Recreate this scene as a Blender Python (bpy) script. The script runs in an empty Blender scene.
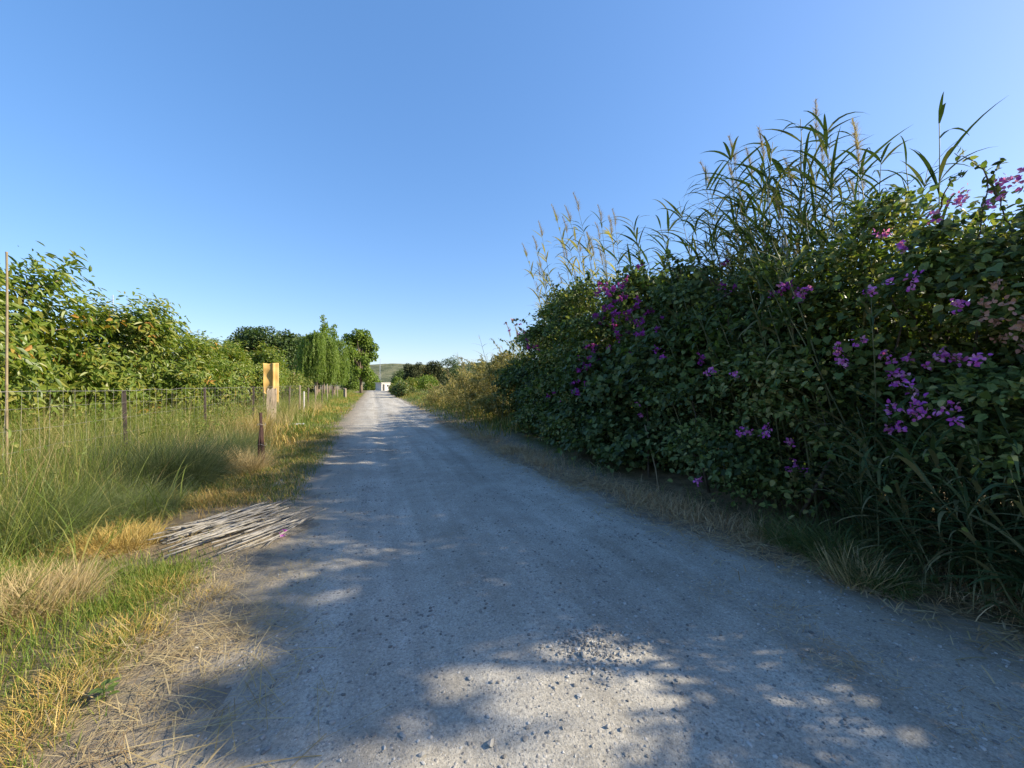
import bpy, math, random
import numpy as np
from mathutils import Vector

SC = bpy.context.scene
COL = SC.collection
PI = math.pi
rng = np.random.default_rng(7)
random.seed(7)

# ------------------------------------------------------------------ camera model (used to lay the place out)
F = 400.0; CX = 512.0; CY = 384.5; H = 1.6
YAW = math.radians(19.3)
c_, s_ = math.cos(YAW), math.sin(YAW)
def wp(px, py, d):
    r = (px - CX) / F * d
    return np.array([c_ * r + s_ * d, -s_ * r + c_ * d, H - (py - CY) / F * d])
def onX(px, X):
    """Y where the sight line through column px meets the vertical plane x = X"""
    rx = (px - CX) / F
    d = X / (c_ * rx + s_)
    return (-s_ * rx + c_) * d
def ground(px, py):
    p = wp(px, py, H * F / (py - CY)); return p[0], p[1]

# ------------------------------------------------------------------ noise / terrain
def vnoise(x, y, seed=0):
    x = np.asarray(x, float); y = np.asarray(y, float)
    xi = np.floor(x).astype(np.int64); yi = np.floor(y).astype(np.int64)
    xf = x - xi; yf = y - yi
    xf = xf * xf * (3 - 2 * xf); yf = yf * yf * (3 - 2 * yf)
    def h(a, b):
        n = (a * 374761393 + b * 668265263 + seed * 974711) & 0x7fffffff
        n = ((n ^ (n >> 13)) * 1274126177) & 0x7fffffff
        return ((n ^ (n >> 16)) & 0xffff) / 65535.0
    return (h(xi, yi) * (1 - xf) + h(xi + 1, yi) * xf) * (1 - yf) + (h(xi, yi + 1) * (1 - xf) + h(xi + 1, yi + 1) * xf) * yf
def fbm(x, y, seed=0, o=4):
    t = 0; a = .5
    for i in range(o):
        t = t + a * vnoise(np.asarray(x) * 2 ** i, np.asarray(y) * 2 ** i, seed + i); a *= .5
    return t
EDGE_Y = [-8, 0, 1.26, 2.8, 4.9, 9.5, 16, 43, 200]
EDGE_R = [3.9, 3.85, 3.72, 3.35, 2.9, 2.55, 2.5, 2.65, 2.65]
def edge_l(y): return -0.66 + .12 * (fbm(y * .7, 3.3, 5) - .5) * 2
def edge_r(y): return np.interp(y, EDGE_Y, EDGE_R) + .12 * (fbm(y * .8, 9.3, 8) - .5) * 2
def sstep(a, b, x):
    t = np.clip((x - a) / (b - a), 0, 1); return t * t * (3 - 2 * t)
def road_z(x, y):
    return (.010 * np.cos((x - 1.2) * 1.2) - .035 * np.exp(-((x - .35) / .30) ** 2) - .035 * np.exp(-((x - 2.05) / .34) ** 2)
            + .03 * (fbm(x * 1.3, y * .8, 21) - .5) + .012 * (fbm(x * 5, y * 4, 22) - .5))
def ground_z(x, y):
    x = np.asarray(x, float); y = np.asarray(y, float)
    l = edge_l(y); r = edge_r(y)
    out = np.maximum(l - x, x - r)                      # >0 outside the road
    z = road_z(x, y) - .07 + .085 * sstep(-.55, .35, out + .7 * (fbm(x * 2.2, y * 2.2, 31) - .5) + .5 * (fbm(x * 7, y * 7, 32, 3) - .45))
    z = z + .10 * (fbm(x * .9, y * .9, 41) - .5) * sstep(.1, 1.2, out)
    z = z + .16 * sstep(.6, 2.0, out) * (x > 1) - .08 * sstep(.8, 2.6, out) * (x < 1)
    return z

# ------------------------------------------------------------------ object helpers
def link(o):
    COL.objects.link(o); return o
def mesh(name, V, faces, mat, parent=None, smooth=False):
    V = np.ascontiguousarray(V, dtype=np.float32)
    if isinstance(faces, np.ndarray): faces = [faces]
    faces = [np.asarray(f, dtype=np.int32) for f in faces if len(f)]
    me = bpy.data.meshes.new(name)
    me.vertices.add(len(V)); me.vertices.foreach_set('co', V.ravel())
    li = np.concatenate([f.ravel() for f in faces])
    tot = np.concatenate([np.full(len(f), f.shape[1], np.int32) for f in faces])
    st = np.concatenate([[0], np.cumsum(tot)[:-1]]).astype(np.int32)
    me.loops.add(len(li)); me.loops.foreach_set('vertex_index', li)
    me.polygons.add(len(tot)); me.polygons.foreach_set('loop_start', st)
    me.polygons.foreach_set('use_smooth', np.full(len(tot), smooth, dtype=bool))
    me.update(calc_edges=True)
    me.materials.append(mat)
    o = bpy.data.objects.new(name, me); link(o)
    if parent is not None: o.parent = parent
    return o
def tag(o, label, cat=None, group=None, kind=None):
    if label: o['label'] = label
    if cat: o['category'] = cat
    if group: o['group'] = group
    if kind: o['kind'] = kind
    return o
def thing(name, label, cat, loc=(0, 0, 0), rz=0, group=None):
    o = bpy.data.objects.new(name, None); link(o)
    o.empty_display_size = .2
    o.location = loc; o.rotation_euler = (0, 0, rz)
    return tag(o, label, cat, group)
def dup(root, loc, rz=0, scale=1.0, label=None, group=None, tilt=(0, 0)):
    r = root.copy(); link(r); r.location = loc; r.rotation_euler = (tilt[0], tilt[1], rz)
    r.scale = (scale,) * 3
    if label: r['label'] = label
    if group: r['group'] = group
    for ch in list(root.children):
        c = ch.copy(); link(c); c.parent = r
        for g in ch.children:
            d = g.copy(); link(d); d.parent = c
    return r
class Acc:
    """collects vertex / face arrays into one mesh"""
    def __init__(s): s.V = []; s.F = {}; s.n = 0
    def add(s, V, faces):
        if isinstance(faces, np.ndarray): faces = [faces]
        for f in faces:
            f = np.asarray(f)
            s.F.setdefault(f.shape[1], []).append(f + s.n)
        s.V.append(np.asarray(V)); s.n += len(V)
    def build(s, name, mat, parent=None, smooth=False):
        return mesh(name, np.concatenate(s.V), [np.concatenate(v) for v in s.F.values()], mat, parent, smooth)
def unit(v):
    return v / np.maximum(np.linalg.norm(v, axis=-1, keepdims=True), 1e-9)
def tube(pts, rad, n=6, cap=True):
    pts = np.asarray(pts, float); k = len(pts)
    rad = np.broadcast_to(np.asarray(rad, float), (k,))
    t = unit(np.gradient(pts, axis=0))
    ref = np.array([0., 0, 1]) if abs(t[:, 2]).mean() < .8 else np.array([1., 0, 0])
    a = unit(np.cross(t, ref)); b = np.cross(t, a)
    ang = np.arange(n) * 2 * PI / n
    V = pts[:, None] + rad[:, None, None] * (np.cos(ang)[None, :, None] * a[:, None] + np.sin(ang)[None, :, None] * b[:, None])
    V = V.reshape(-1, 3)
    i = np.arange(k - 1)[:, None] * n; j = np.arange(n)[None]
    j2 = (j + 1) % n
    Fq = np.stack([i + j, i + j2, i + n + j2, i + n + j], -1).reshape(-1, 4)
    fs = [Fq]
    if cap:
        V = np.concatenate([V, pts[[0]], pts[[-1]]])
        jj = np.arange(n); q = (jj + 1) % n
        fs.append(np.concatenate([np.stack([np.full(n, k * n), q, jj], -1),
                                  np.stack([np.full(n, k * n + 1), (k - 1) * n + jj, (k - 1) * n + q], -1)]))
    return V, fs
def box(c, s, rz=0):
    v = np.array([[x, y, z] for x in (-.5, .5) for y in (-.5, .5) for z in (-.5, .5)]) * np.asarray(s)
    v = v @ np.array([[math.cos(rz), math.sin(rz), 0], [-math.sin(rz), math.cos(rz), 0], [0, 0, 1]]) + np.asarray(c)
    f = np.array([[0, 1, 3, 2], [4, 6, 7, 5], [0, 4, 5, 1], [2, 3, 7, 6], [0, 2, 6, 4], [1, 5, 7, 3]])
    return v, f
def limb(p0, p1, r0, r1, k=6, wob=.08, sag=0., R=rng):
    p0 = np.asarray(p0, float); p1 = np.asarray(p1, float)
    t = np.linspace(0, 1, k)[:, None]
    L = np.linalg.norm(p1 - p0)
    p = p0 + (p1 - p0) * t + np.cumsum(R.normal(0, wob * L / k, (k, 3)), 0) * np.sin(PI * np.minimum(t, .999)) ** .5
    p[:, 2] += (sag * L * 4 * t * (1 - t))[:, 0]
    return p, r0 + (r1 - r0) * t[:, 0]

# leaf templates: u along, v across, w along the normal
def T(rows): return np.array(rows, float)
OVATE = T([[0, 0, 0], [.22, .46, .05], [.62, .40, .04], [1, 0, -.10], [.62, -.40, .04], [.22, -.46, .05]])
HEART = T([[.06, 0, 0], [-.06, .36, .05], [.36, .56, .06], [1, 0, -.12], [.36, -.56, .06], [-.06, -.36, .05]])
LANCE = T([[0, 0, 0], [.30, .5, .03], [.68, .40, -.08], [1, 0, -.28], [.68, -.40, -.08], [.30, -.5, .03]])
LF = np.array([[0, 3, 2, 1], [0, 5, 4, 3]])
def leaves(P, axis, up, L, W, tmpl):
    n = len(P)
    a = unit(axis); nn = up - (up * a).sum(1, keepdims=True) * a; nn = unit(nn); s = np.cross(nn, a)
    L = np.broadcast_to(L, (n,))[:, None, None]; W = np.broadcast_to(W, (n,))[:, None, None]
    V = P[:, None] + L * tmpl[None, :, :1] * a[:, None] + W * tmpl[None, :, 1:2] * s[:, None] + L * tmpl[None, :, 2:] * nn[:, None]
    k = len(tmpl)
    Fq = (np.arange(n) * k)[:, None, None] + LF[None]
    return V.reshape(-1, 3), Fq.reshape(-1, 4)
def blades(P, h, w, az, a0, a1, nseg=3, prof='grass', twist=0., R=rng, curve=1.):
    """ribbons that start at angle a0 from the vertical and bend to a1"""
    n = len(P)
    h = np.broadcast_to(h, (n,)).astype(float); w = np.broadcast_to(w, (n,)).astype(float)
    az = np.broadcast_to(az, (n,)).astype(float); a0 = np.broadcast_to(a0, (n,)); a1 = np.broadcast_to(a1, (n,))
    d = np.stack([np.cos(az), np.sin(az), np.zeros(n)], 1)
    tw = az + PI / 2 + R.normal(0, twist, n) if twist else az + PI / 2
    s = np.stack([np.cos(tw), np.sin(tw), np.zeros(n)], 1)
    pos = P.astype(float).copy(); out = []
    for i in range(nseg + 1):
        t = i / nseg
        if prof == 'grass': ww = max(1 - t, .04) ** .6
        elif prof == 'leaf': ww = (.35 + 2.6 * t) if t < .25 else max(1 - ((t - .25) / .75) ** 1.6, .03)
        else: ww = 1.
        half = s * (w * ww * .5)[:, None]
        out.append(pos - half); out.append(pos + half)
        tm = (i + .5) / nseg
        th = a0 + (a1 - a0) * tm ** curve
        pos = pos + (h / nseg)[:, None] * (d * np.sin(th)[:, None] + np.array([0, 0, 1.]) * np.cos(th)[:, None])
    V = np.stack(out, 1)
    k = 2 * (nseg + 1)
    base = (np.arange(n) * k)[:, None]
    i = np.arange(nseg) * 2
    Fq = np.stack([i, i + 1, i + 3, i + 2], -1)[None] + base[:, :, None]
    return V.reshape(-1, 3), Fq.reshape(-1, 4)
ICO = None
def ico():
    global ICO
    if ICO is None:
        import bmesh
        bm = bmesh.new(); bmesh.ops.create_icosphere(bm, subdivisions=1, radius=1)
        bm.verts.ensure_lookup_table()
        ICO = (np.array([v.co[:] for v in bm.verts]), np.array([[v.index for v in f.verts] for f in bm.faces])); bm.free()
    return ICO
def stones(P, size, R=rng):
    v, f = ico(); n = len(P)
    sc = np.broadcast_to(size, (n,))[:, None] * R.uniform(.55, 1.25, (n, 3)) * np.array([1, 1, .62])
    V = v[None] * (1 + R.uniform(-.28, .28, (n, len(v), 1))) * sc[:, None]
    a = R.uniform(0, 2 * PI, n); ca, sa = np.cos(a)[:, None], np.sin(a)[:, None]
    x = V[..., 0] * ca - V[..., 1] * sa; y = V[..., 0] * sa + V[..., 1] * ca
    V = np.stack([x, y, V[..., 2]], -1) + P[:, None]
    Fq = f[None] + (np.arange(n) * len(v))[:, None, None]
    return V.reshape(-1, 3), Fq.reshape(-1, 3)
def lobes_pts(n, cents, rads, bias=2.4, R=rng):
    """n points in a set of balls, biased towards their skins; also outward direction"""
    w = rads ** 2; k = R.choice(len(cents), n, p=w / w.sum())
    d = unit(R.normal(size=(n, 3)))
    r = R.random(n) ** (1 / bias)
    return cents[k] + d * (rads[k] * r)[:, None], d

# ------------------------------------------------------------------ materials
def new_mat(name):
    m = bpy.data.materials.new(name); m.use_nodes = True
    nt = m.node_tree; nt.nodes.clear()
    return m, nt, nt.nodes.new('ShaderNodeOutputMaterial')
def ramp(nt, fac, stops):
    r = nt.nodes.new('ShaderNodeValToRGB'); e = r.color_ramp.elements
    while len(e) < len(stops): e.new(.5)
    for k, (p, c) in enumerate(stops):
        e[k].position = p; e[k].color = (*c, 1)
    nt.links.new(fac, r.inputs[0]); return r.outputs[0]
def noise(nt, scale, detail=4, rough=.55, vec=None):
    n = nt.nodes.new('ShaderNodeTexNoise'); n.inputs['Scale'].default_value = scale
    n.inputs['Detail'].default_value = detail; n.inputs['Roughness'].default_value = rough
    if vec is not None: nt.links.new(vec, n.inputs['Vector'])
    return n.outputs['Fac']
def wpos(nt):
    return nt.nodes.new('ShaderNodeNewGeometry').outputs['Position']
def mixc(nt, fac, a, b, mode='MIX'):
    m = nt.nodes.new('ShaderNodeMix'); m.data_type = 'RGBA'; m.blend_type = mode
    for sock, v in ((m.inputs[0], fac), (m.inputs[6], a), (m.inputs[7], b)):
        if isinstance(v, (int, float)): sock.default_value = v
        elif isinstance(v, tuple): sock.default_value = (*v, 1)
        else: nt.links.new(v, sock)
    return m.outputs[2]
def math_(nt, op, a, b=None, clamp=False):
    m = nt.nodes.new('ShaderNodeMath'); m.operation = op; m.use_clamp = clamp
    for i, v in enumerate((a, b)):
        if v is None: continue
        if isinstance(v, (int, float)): m.inputs[i].default_value = v
        else: nt.links.new(v, m.inputs[i])
    return m.outputs[0]
def leaf_mat(name, cols, transl=.3, rough=.5, spec=.35, clump=.5, clump_scale=.7):
    m, nt, out = new_mat(name)
    g = nt.nodes.new('ShaderNodeNewGeometry')
    nz = noise(nt, clump_scale, 3, .5, g.outputs['Position'])
    nz = math_(nt, 'MULTIPLY', math_(nt, 'SUBTRACT', nz, .5), clump * 2)
    f = math_(nt, 'ADD', g.outputs['Random Per Island'], nz, True)
    k = len(cols)
    stops = [((i + .0) / max(k - 1, 1), c) for i, c in enumerate(cols)]
    col = ramp(nt, f, stops)
    p = nt.nodes.new('ShaderNodeBsdfPrincipled'); p.inputs['Roughness'].default_value = rough
    p.inputs['Specular IOR Level'].default_value = spec
    nt.links.new(col, p.inputs['Base Color'])
    t = nt.nodes.new('ShaderNodeBsdfTranslucent')
    tc = mixc(nt, 1.0, col, (1.35, 1.45, .55), 'MULTIPLY'); nt.links.new(tc, t.inputs['Color'])
    mx = nt.nodes.new('ShaderNodeMixShader'); mx.inputs[0].default_value = transl
    nt.links.new(p.outputs[0], mx.inputs[1]); nt.links.new(t.outputs[0], mx.inputs[2])
    nt.links.new(mx.outputs[0], out.inputs[0]); return m
def plain_mat(name, c1, c2, scale=8, rough=.8, bump=.3, bump_scale=None, metal=0, stretch=None):
    m, nt, out = new_mat(name)
    tc = nt.nodes.new('ShaderNodeTexCoord'); vec = tc.outputs['Object']
    if stretch:
        mp = nt.nodes.new('ShaderNodeMapping'); mp.inputs['Scale'].default_value = stretch
        nt.links.new(vec, mp.inputs[0]); vec = mp.outputs[0]
    nz = noise(nt, scale, 6, .6, vec)
    col = ramp(nt, nz, [(.3, c1), (.7, c2)])
    p = nt.nodes.new('ShaderNodeBsdfPrincipled'); p.inputs['Roughness'].default_value = rough; p.inputs['Metallic'].default_value = metal
    nt.links.new(col, p.inputs['Base Color'])
    if bump:
        b = nt.nodes.new('ShaderNodeBump'); b.inputs['Strength'].default_value = bump; b.inputs['Distance'].default_value = .02
        nt.links.new(noise(nt, bump_scale or scale * 3, 6, .65, vec), b.inputs['Height']); nt.links.new(b.outputs[0], p.inputs['Normal'])
    nt.links.new(p.outputs[0], out.inputs[0]); return m
def straw_mat(name, cols, rough=.75): return leaf_mat(name, cols, .12, rough, .2, .35, 1.2)

def road_mat():
    m, nt, out = new_mat('gravel_road')
    P = wpos(nt)
    big = noise(nt, .55, 4, .6, P); mid = noise(nt, 3.0, 5, .65, P); fine = noise(nt, 60, 5, .75, P)
    # long streaks along the road left by wheels
    mp = nt.nodes.new('ShaderNodeMapping'); mp.inputs['Scale'].default_value = (2.6, .16, 1); nt.links.new(P, mp.inputs[0])
    streak = noise(nt, 1.0, 5, .6, mp.outputs[0])
    f = math_(nt, 'ADD', math_(nt, 'MULTIPLY', big, .35), math_(nt, 'MULTIPLY', mid, .25))
    f = math_(nt, 'ADD', f, math_(nt, 'MULTIPLY', streak, .4))
    base = ramp(nt, f, [(.38, (.26, .232, .185)), (.49, (.37, .342, .285)), (.60, (.50, .468, .40))])
    # pebbles: three sizes of cells, each with its own grey
    h = None
    for sc, amt, thr in ((34, .75, .30), (85, .75, .34), (190, .6, .38)):
        v = nt.nodes.new('ShaderNodeTexVoronoi'); v.inputs['Scale'].default_value = sc
        nt.links.new(P, v.inputs['Vector'])
        sel = nt.nodes.new('ShaderNodeSeparateColor'); nt.links.new(v.outputs['Color'], sel.inputs[0])
        on = math_(nt, 'GREATER_THAN', sel.outputs[0], .55)
        body = math_(nt, 'MULTIPLY', on, ramp(nt, v.outputs['Distance'], [(thr - .06, (1, 1, 1)), (thr + .04, (0, 0, 0))]))
        pc = ramp(nt, sel.outputs[1], [(0, (.15, .145, .14)), (.5, (.27, .26, .245)), (.85, (.40, .39, .37)), (1, (.52, .51, .48))])
        base = mixc(nt, math_(nt, 'MULTIPLY', body, amt), base, pc)
        hh = math_(nt, 'MULTIPLY', math_(nt, 'MULTIPLY', body, math_(nt, 'SUBTRACT', .6, v.outputs['Distance'])), 1.0 / sc * 22)
        h = hh if h is None else math_(nt, 'ADD', h, hh)
    base = mixc(nt, .8, base, ramp(nt, fine, [(.32, (.55, .55, .55)), (.68, (1.38, 1.38, 1.38))]), 'MULTIPLY')
    # earth creeping in from the verges, by noise and by distance to the edges
    x = nt.nodes.new('ShaderNodeSeparateXYZ'); nt.links.new(P, x.inputs[0])
    e = math_(nt, 'ABSOLUTE', math_(nt, 'SUBTRACT', x.outputs[0], 1.35))
    e = math_(nt, 'ADD', e, math_(nt, 'MULTIPLY', math_(nt, 'SUBTRACT', mid, .5), 1.6))
    em = ramp(nt, math_(nt, 'MULTIPLY', e, .4), [(.62, (0, 0, 0)), (.92, (1, 1, 1))])
    base = mixc(nt, math_(nt, 'MULTIPLY', em, .75), base, ramp(nt, mid, [(.3, (.19, .155, .11)), (.7, (.30, .25, .18))]))
    p = nt.nodes.new('ShaderNodeBsdfPrincipled'); p.inputs['Roughness'].default_value = .9; p.inputs['Specular IOR Level'].default_value = .25
    nt.links.new(base, p.inputs['Base Color'])
    b = nt.nodes.new('ShaderNodeBump'); b.inputs['Strength'].default_value = .9; b.inputs['Distance'].default_value = .012
    hh = math_(nt, 'ADD', h, math_(nt, 'ADD', math_(nt, 'MULTIPLY', fine, .6), math_(nt, 'MULTIPLY', mid, .8)))
    nt.links.new(hh, b.inputs['Height']); nt.links.new(b.outputs[0], p.inputs['Normal'])
    nt.links.new(p.outputs[0], out.inputs[0]); return m
def ground_mat():
    m, nt, out = new_mat('earth')
    P = wpos(nt)
    a = noise(nt, .35, 5, .6, P); b_ = noise(nt, 5, 6, .7, P); fine = noise(nt, 45, 5, .7, P)
    c1 = ramp(nt, b_, [(.3, (.13, .095, .055)), (.55, (.24, .185, .11)), (.75, (.36, .29, .18))])
    c2 = ramp(nt, b_, [(.3, (.05, .065, .02)), (.7, (.12, .13, .04))])
    base = mixc(nt, ramp(nt, a, [(.48, (0, 0, 0)), (.6, (1, 1, 1))]), c1, c2)
    sx = nt.nodes.new('ShaderNodeSeparateXYZ'); nt.links.new(P, sx.inputs[0])
    e = math_(nt, 'ABSOLUTE', math_(nt, 'SUBTRACT', sx.outputs[0], 1.3))
    e = math_(nt, 'ADD', e, math_(nt, 'MULTIPLY', math_(nt, 'SUBTRACT', b_, .5), 1.2))
    near = ramp(nt, math_(nt, 'MULTIPLY', e, .3), [(.66, (1, 1, 1)), (.84, (0, 0, 0))])
    base = mixc(nt, near, base, ramp(nt, b_, [(.3, (.20, .175, .14)), (.7, (.32, .29, .24))]))
    base = mixc(nt, .4, base, ramp(nt, fine, [(.3, (.5, .5, .5)), (.7, (1.4, 1.4, 1.4))]), 'MULTIPLY')
    p = nt.nodes.new('ShaderNodeBsdfPrincipled'); p.inputs['Roughness'].default_value = .95; p.inputs['Specular IOR Level'].default_value = .15
    nt.links.new(base, p.inputs['Base Color'])
    b = nt.nodes.new('ShaderNodeBump'); b.inputs['Strength'].default_value = .8; b.inputs['Distance'].default_value = .03
    nt.links.new(math_(nt, 'ADD', b_, fine), b.inputs['Height']); nt.links.new(b.outputs[0], p.inputs['Normal'])
    nt.links.new(p.outputs[0], out.inputs[0]); return m
def hill_mat(name, cols, scale):
    m, nt, out = new_mat(name)
    P = wpos(nt)
    a = noise(nt, scale, 7, .7, P); b2 = noise(nt, scale * .2, 3, .5, P)
    f = math_(nt, 'ADD', math_(nt, 'MULTIPLY', a, .7), math_(nt, 'MULTIPLY', b2, .3))
    base = ramp(nt, f, [(.40, cols[0]), (.50, cols[1]), (.60, cols[2])])
    p = nt.nodes.new('ShaderNodeBsdfPrincipled'); p.inputs['Roughness'].default_value = .95; p.inputs['Specular IOR Level'].default_value = .1
    nt.links.new(base, p.inputs['Base Color'])
    b = nt.nodes.new('ShaderNodeBump'); b.inputs['Strength'].default_value = 1; b.inputs['Distance'].default_value = 3
    nt.links.new(a, b.inputs['Height']); nt.links.new(b.outputs[0], p.inputs['Normal'])
    nt.links.new(p.outputs[0], out.inputs[0]); return m

M = {}
M['road'] = road_mat(); M['earth'] = ground_mat()
M['bark'] = plain_mat('bark', (.10, .075, .05), (.24, .19, .14), 14, .9, .6, stretch=(1, 1, .25))
M['twig'] = plain_mat('twig', (.05, .04, .028), (.12, .095, .065), 20, .85, .3)
M['orchard'] = leaf_mat('orchard_leaf', [(.085, .14, .024), (.13, .19, .03), (.18, .235, .038), (.21, .245, .042), (.26, .24, .045)], .42, .42, .45, .35, .8)
M['orchard_old'] = leaf_mat('orchard_old_leaf', [(.34, .25, .04), (.38, .22, .04), (.30, .14, .04), (.42, .33, .06)], .3, .5, .35)
M['dark_tree'] = leaf_mat('dark_tree_leaf', [(.038, .072, .022), (.062, .102, .028), (.095, .135, .036)], .28, .5, .3, .4, .15)
M['plane_tree'] = leaf_mat('plane_tree_leaf', [(.10, .165, .03), (.15, .22, .04), (.21, .265, .055)], .4, .5, .3, .4, .2)
M['willow'] = leaf_mat('willow_leaf', [(.12, .19, .03), (.17, .245, .045), (.23, .29, .07)], .42, .5, .3, .3, .3)
M['conifer'] = leaf_mat('conifer_leaf', [(.035, .05, .02), (.055, .07, .026), (.085, .09, .035)], .15, .6, .2, .4, .2)
M['boug'] = leaf_mat('bougainvillea_leaf', [(.030, .050, .016), (.068, .105, .030), (.115, .165, .042), (.19, .235, .07), (.31, .29, .12)], .32, .5, .28, .5, 1.6)
M['vine'] = leaf_mat('vine_leaf', [(.032, .055, .022), (.070, .110, .040), (.115, .165, .055), (.20, .24, .09)], .29, .5, .28, .45, 1.5)
M['fresh'] = leaf_mat('fresh_leaf', [(.07, .115, .028), (.10, .15, .035), (.15, .20, .05)], .38, .45, .4, .3, 1.)
M['bract'] = leaf_mat('purple_bract', [(.36, .05, .42), (.54, .12, .60), (.64, .20, .66), (.66, .36, .56)], .35, .6, .2, .3, 3)
M['bract_deep'] = leaf_mat('deep_purple_bract', [(.24, .025, .26), (.32, .045, .35), (.40, .07, .43)], .35, .6, .2, .3, 3)
M['bract_pink'] = leaf_mat('faded_pink_bract', [(.42, .20, .18), (.50, .28, .24), (.38, .22, .16)], .3, .6, .2)
M['reed'] = leaf_mat('reed_leaf', [(.035, .062, .026), (.052, .088, .032), (.08, .115, .042), (.18, .165, .085)], .2, .6, .2, .2, 1)
M['reed_stem'] = plain_mat('reed_stem', (.06, .085, .03), (.17, .17, .08), 3, .6, .1)
M['plume'] = leaf_mat('reed_plume', [(.22, .16, .12), (.30, .23, .17), (.38, .31, .24)], .4, .8, .1)
M['dry_reed'] = leaf_mat('dry_reed_leaf', [(.30, .25, .12), (.40, .33, .17), (.22, .22, .08), (.46, .40, .24)], .35, .6, .3, .3, 1)
M['dry_bush'] = leaf_mat('dry_bush_leaf', [(.12, .13, .04), (.24, .21, .07), (.38, .31, .13), (.48, .40, .20)], .3, .6, .2, .4, .8)
M['grass'] = leaf_mat('grass_blade', [(.055, .095, .018), (.085, .135, .022), (.13, .17, .03), (.20, .20, .05)], .34, .5, .3, .35, 1.2)
M['grass_lush'] = leaf_mat('lush_grass_blade', [(.085, .15, .02), (.13, .20, .028), (.19, .24, .04), (.30, .26, .07)], .36, .5, .3, .3, 1.2)
M['grass_dark'] = leaf_mat('verge_grass_blade', [(.07, .115, .035), (.105, .16, .05), (.16, .20, .07), (.34, .28, .13)], .32, .5, .3, .3, 1.2)
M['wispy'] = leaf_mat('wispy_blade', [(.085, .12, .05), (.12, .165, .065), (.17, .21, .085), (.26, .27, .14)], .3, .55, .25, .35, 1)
M['wispy_shaded'] = leaf_mat('shade_painted_wispy_blade', [(.028, .048, .022), (.042, .066, .03), (.065, .09, .04), (.11, .125, .065)], .25, .55, .25, .35, 1)  # wispy blade colour darkened to paint in the shadow lying on the tussocks
M['weed'] = leaf_mat('weed_leaf', [(.09, .14, .024), (.135, .19, .034), (.20, .23, .05), (.29, .26, .08)], .36, .5, .3, .35, .8)
M['straw'] = straw_mat('straw', [(.30, .22, .10), (.42, .32, .15), (.52, .42, .23), (.24, .16, .08)])
M['straw_gold'] = straw_mat('golden_dry_grass', [(.32, .20, .055), (.44, .29, .08), (.50, .37, .14), (.26, .22, .05)])
M['straw_brown'] = straw_mat('brown_litter', [(.38, .235, .12), (.50, .345, .19), (.60, .47, .29), (.26, .16, .085)])
M['cane'] = plain_mat('weathered_cane', (.13, .12, .10), (.34, .32, .285), 14, .7, .15)
M['stone'] = leaf_mat('road_stone', [(.14, .135, .125), (.23, .22, .20), (.33, .32, .295), (.46, .45, .42)], 0.0, .85, .25, .1, 2)
M['steel'] = plain_mat('painted_steel', (.05, .035, .03), (.12, .085, .07), 12, .7, .1)
M['rust'] = plain_mat('rusty_steel', (.035, .018, .015), (.085, .038, .028), 16, .8, .5)
M['wire'] = plain_mat('galvanised_wire', (.22, .21, .19), (.36, .34, .30), 6, .6, 0, metal=.3)
M['oldwood'] = plain_mat('old_grey_wood', (.16, .125, .09), (.34, .28, .21), 12, .9, .6, stretch=(1, 1, .12))
M['bamboo'] = plain_mat('bamboo_pole', (.17, .13, .07), (.27, .21, .12), 5, .6, .1)
M['yellow'] = plain_mat('faded_yellow_sheet', (.52, .31, .08), (.64, .41, .13), 3, .65, .25, 6)
M['whiteplaster'] = plain_mat('white_plaster', (.46, .45, .42), (.60, .58, .54), 3, .85, .1)
M['plastic'] = plain_mat('white_plastic_sheet', (.66, .68, .66), (.80, .82, .80), 5, .5, .2)
M['roofing'] = plain_mat('roof_sheet', (.45, .42, .40), (.58, .55, .52), 4, .7, .1)
M['dark_open'] = plain_mat('window_opening', (.03, .03, .035), (.05, .05, .055), 4, .4, 0)
M['mast'] = plain_mat('pale_metal', (.36, .40, .45), (.46, .50, .55), 4, .5, 0)
M['hill_far'] = hill_mat('dry_hillside', [(.070, .085, .045), (.13, .14, .075), (.21, .20, .12)], .06)
M['hill_near'] = hill_mat('wooded_hillside', [(.045, .06, .025), (.085, .10, .04), (.16, .155, .075)], .12)

# ------------------------------------------------------------------ the setting
def graded(lo, hi, step, far, grow=1.22):
    a = list(np.arange(lo, hi + 1e-6, step)); s = step
    while a[-1] < far[1]: s *= grow; a.append(a[-1] + s)
    s = step; b = []; v = lo
    while v > far[0]: s *= grow; v -= s; b.append(v)
    return np.array(b[::-1] + a)
def sheet(name, xs, ys, zf, mat):
    X, Y = np.meshgrid(xs, ys); Z = zf(X, Y)
    V = np.stack([X, Y, Z], -1).reshape(-1, 3); nx = len(xs)
    i, j = np.meshgrid(np.arange(len(ys) - 1), np.arange(nx - 1), indexing='ij'); b = (i * nx + j).ravel()
    return mesh(name, V, np.stack([b, b + 1, b + nx + 1, b + nx], -1), mat, None, True)
g = sheet('ground', graded(-12, 8, .12, (-3000, 3000)), graded(-4, 22, .12, (-400, 4000)),
          lambda x, y: np.where((np.abs(x) < 60) & (y < 130), ground_z(x, y), -.08 * np.ones_like(x)), M['earth'])
tag(g, 'dry brown earth with patches of green beside the track', kind='structure')
r = sheet('road', np.arange(-1.5, 4.9, .05), graded(-4, 14, .06, (-5, 130), 1.08), road_z, M['road'])
tag(r, 'grey gravel track running straight to the far trees', kind='structure')

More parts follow.
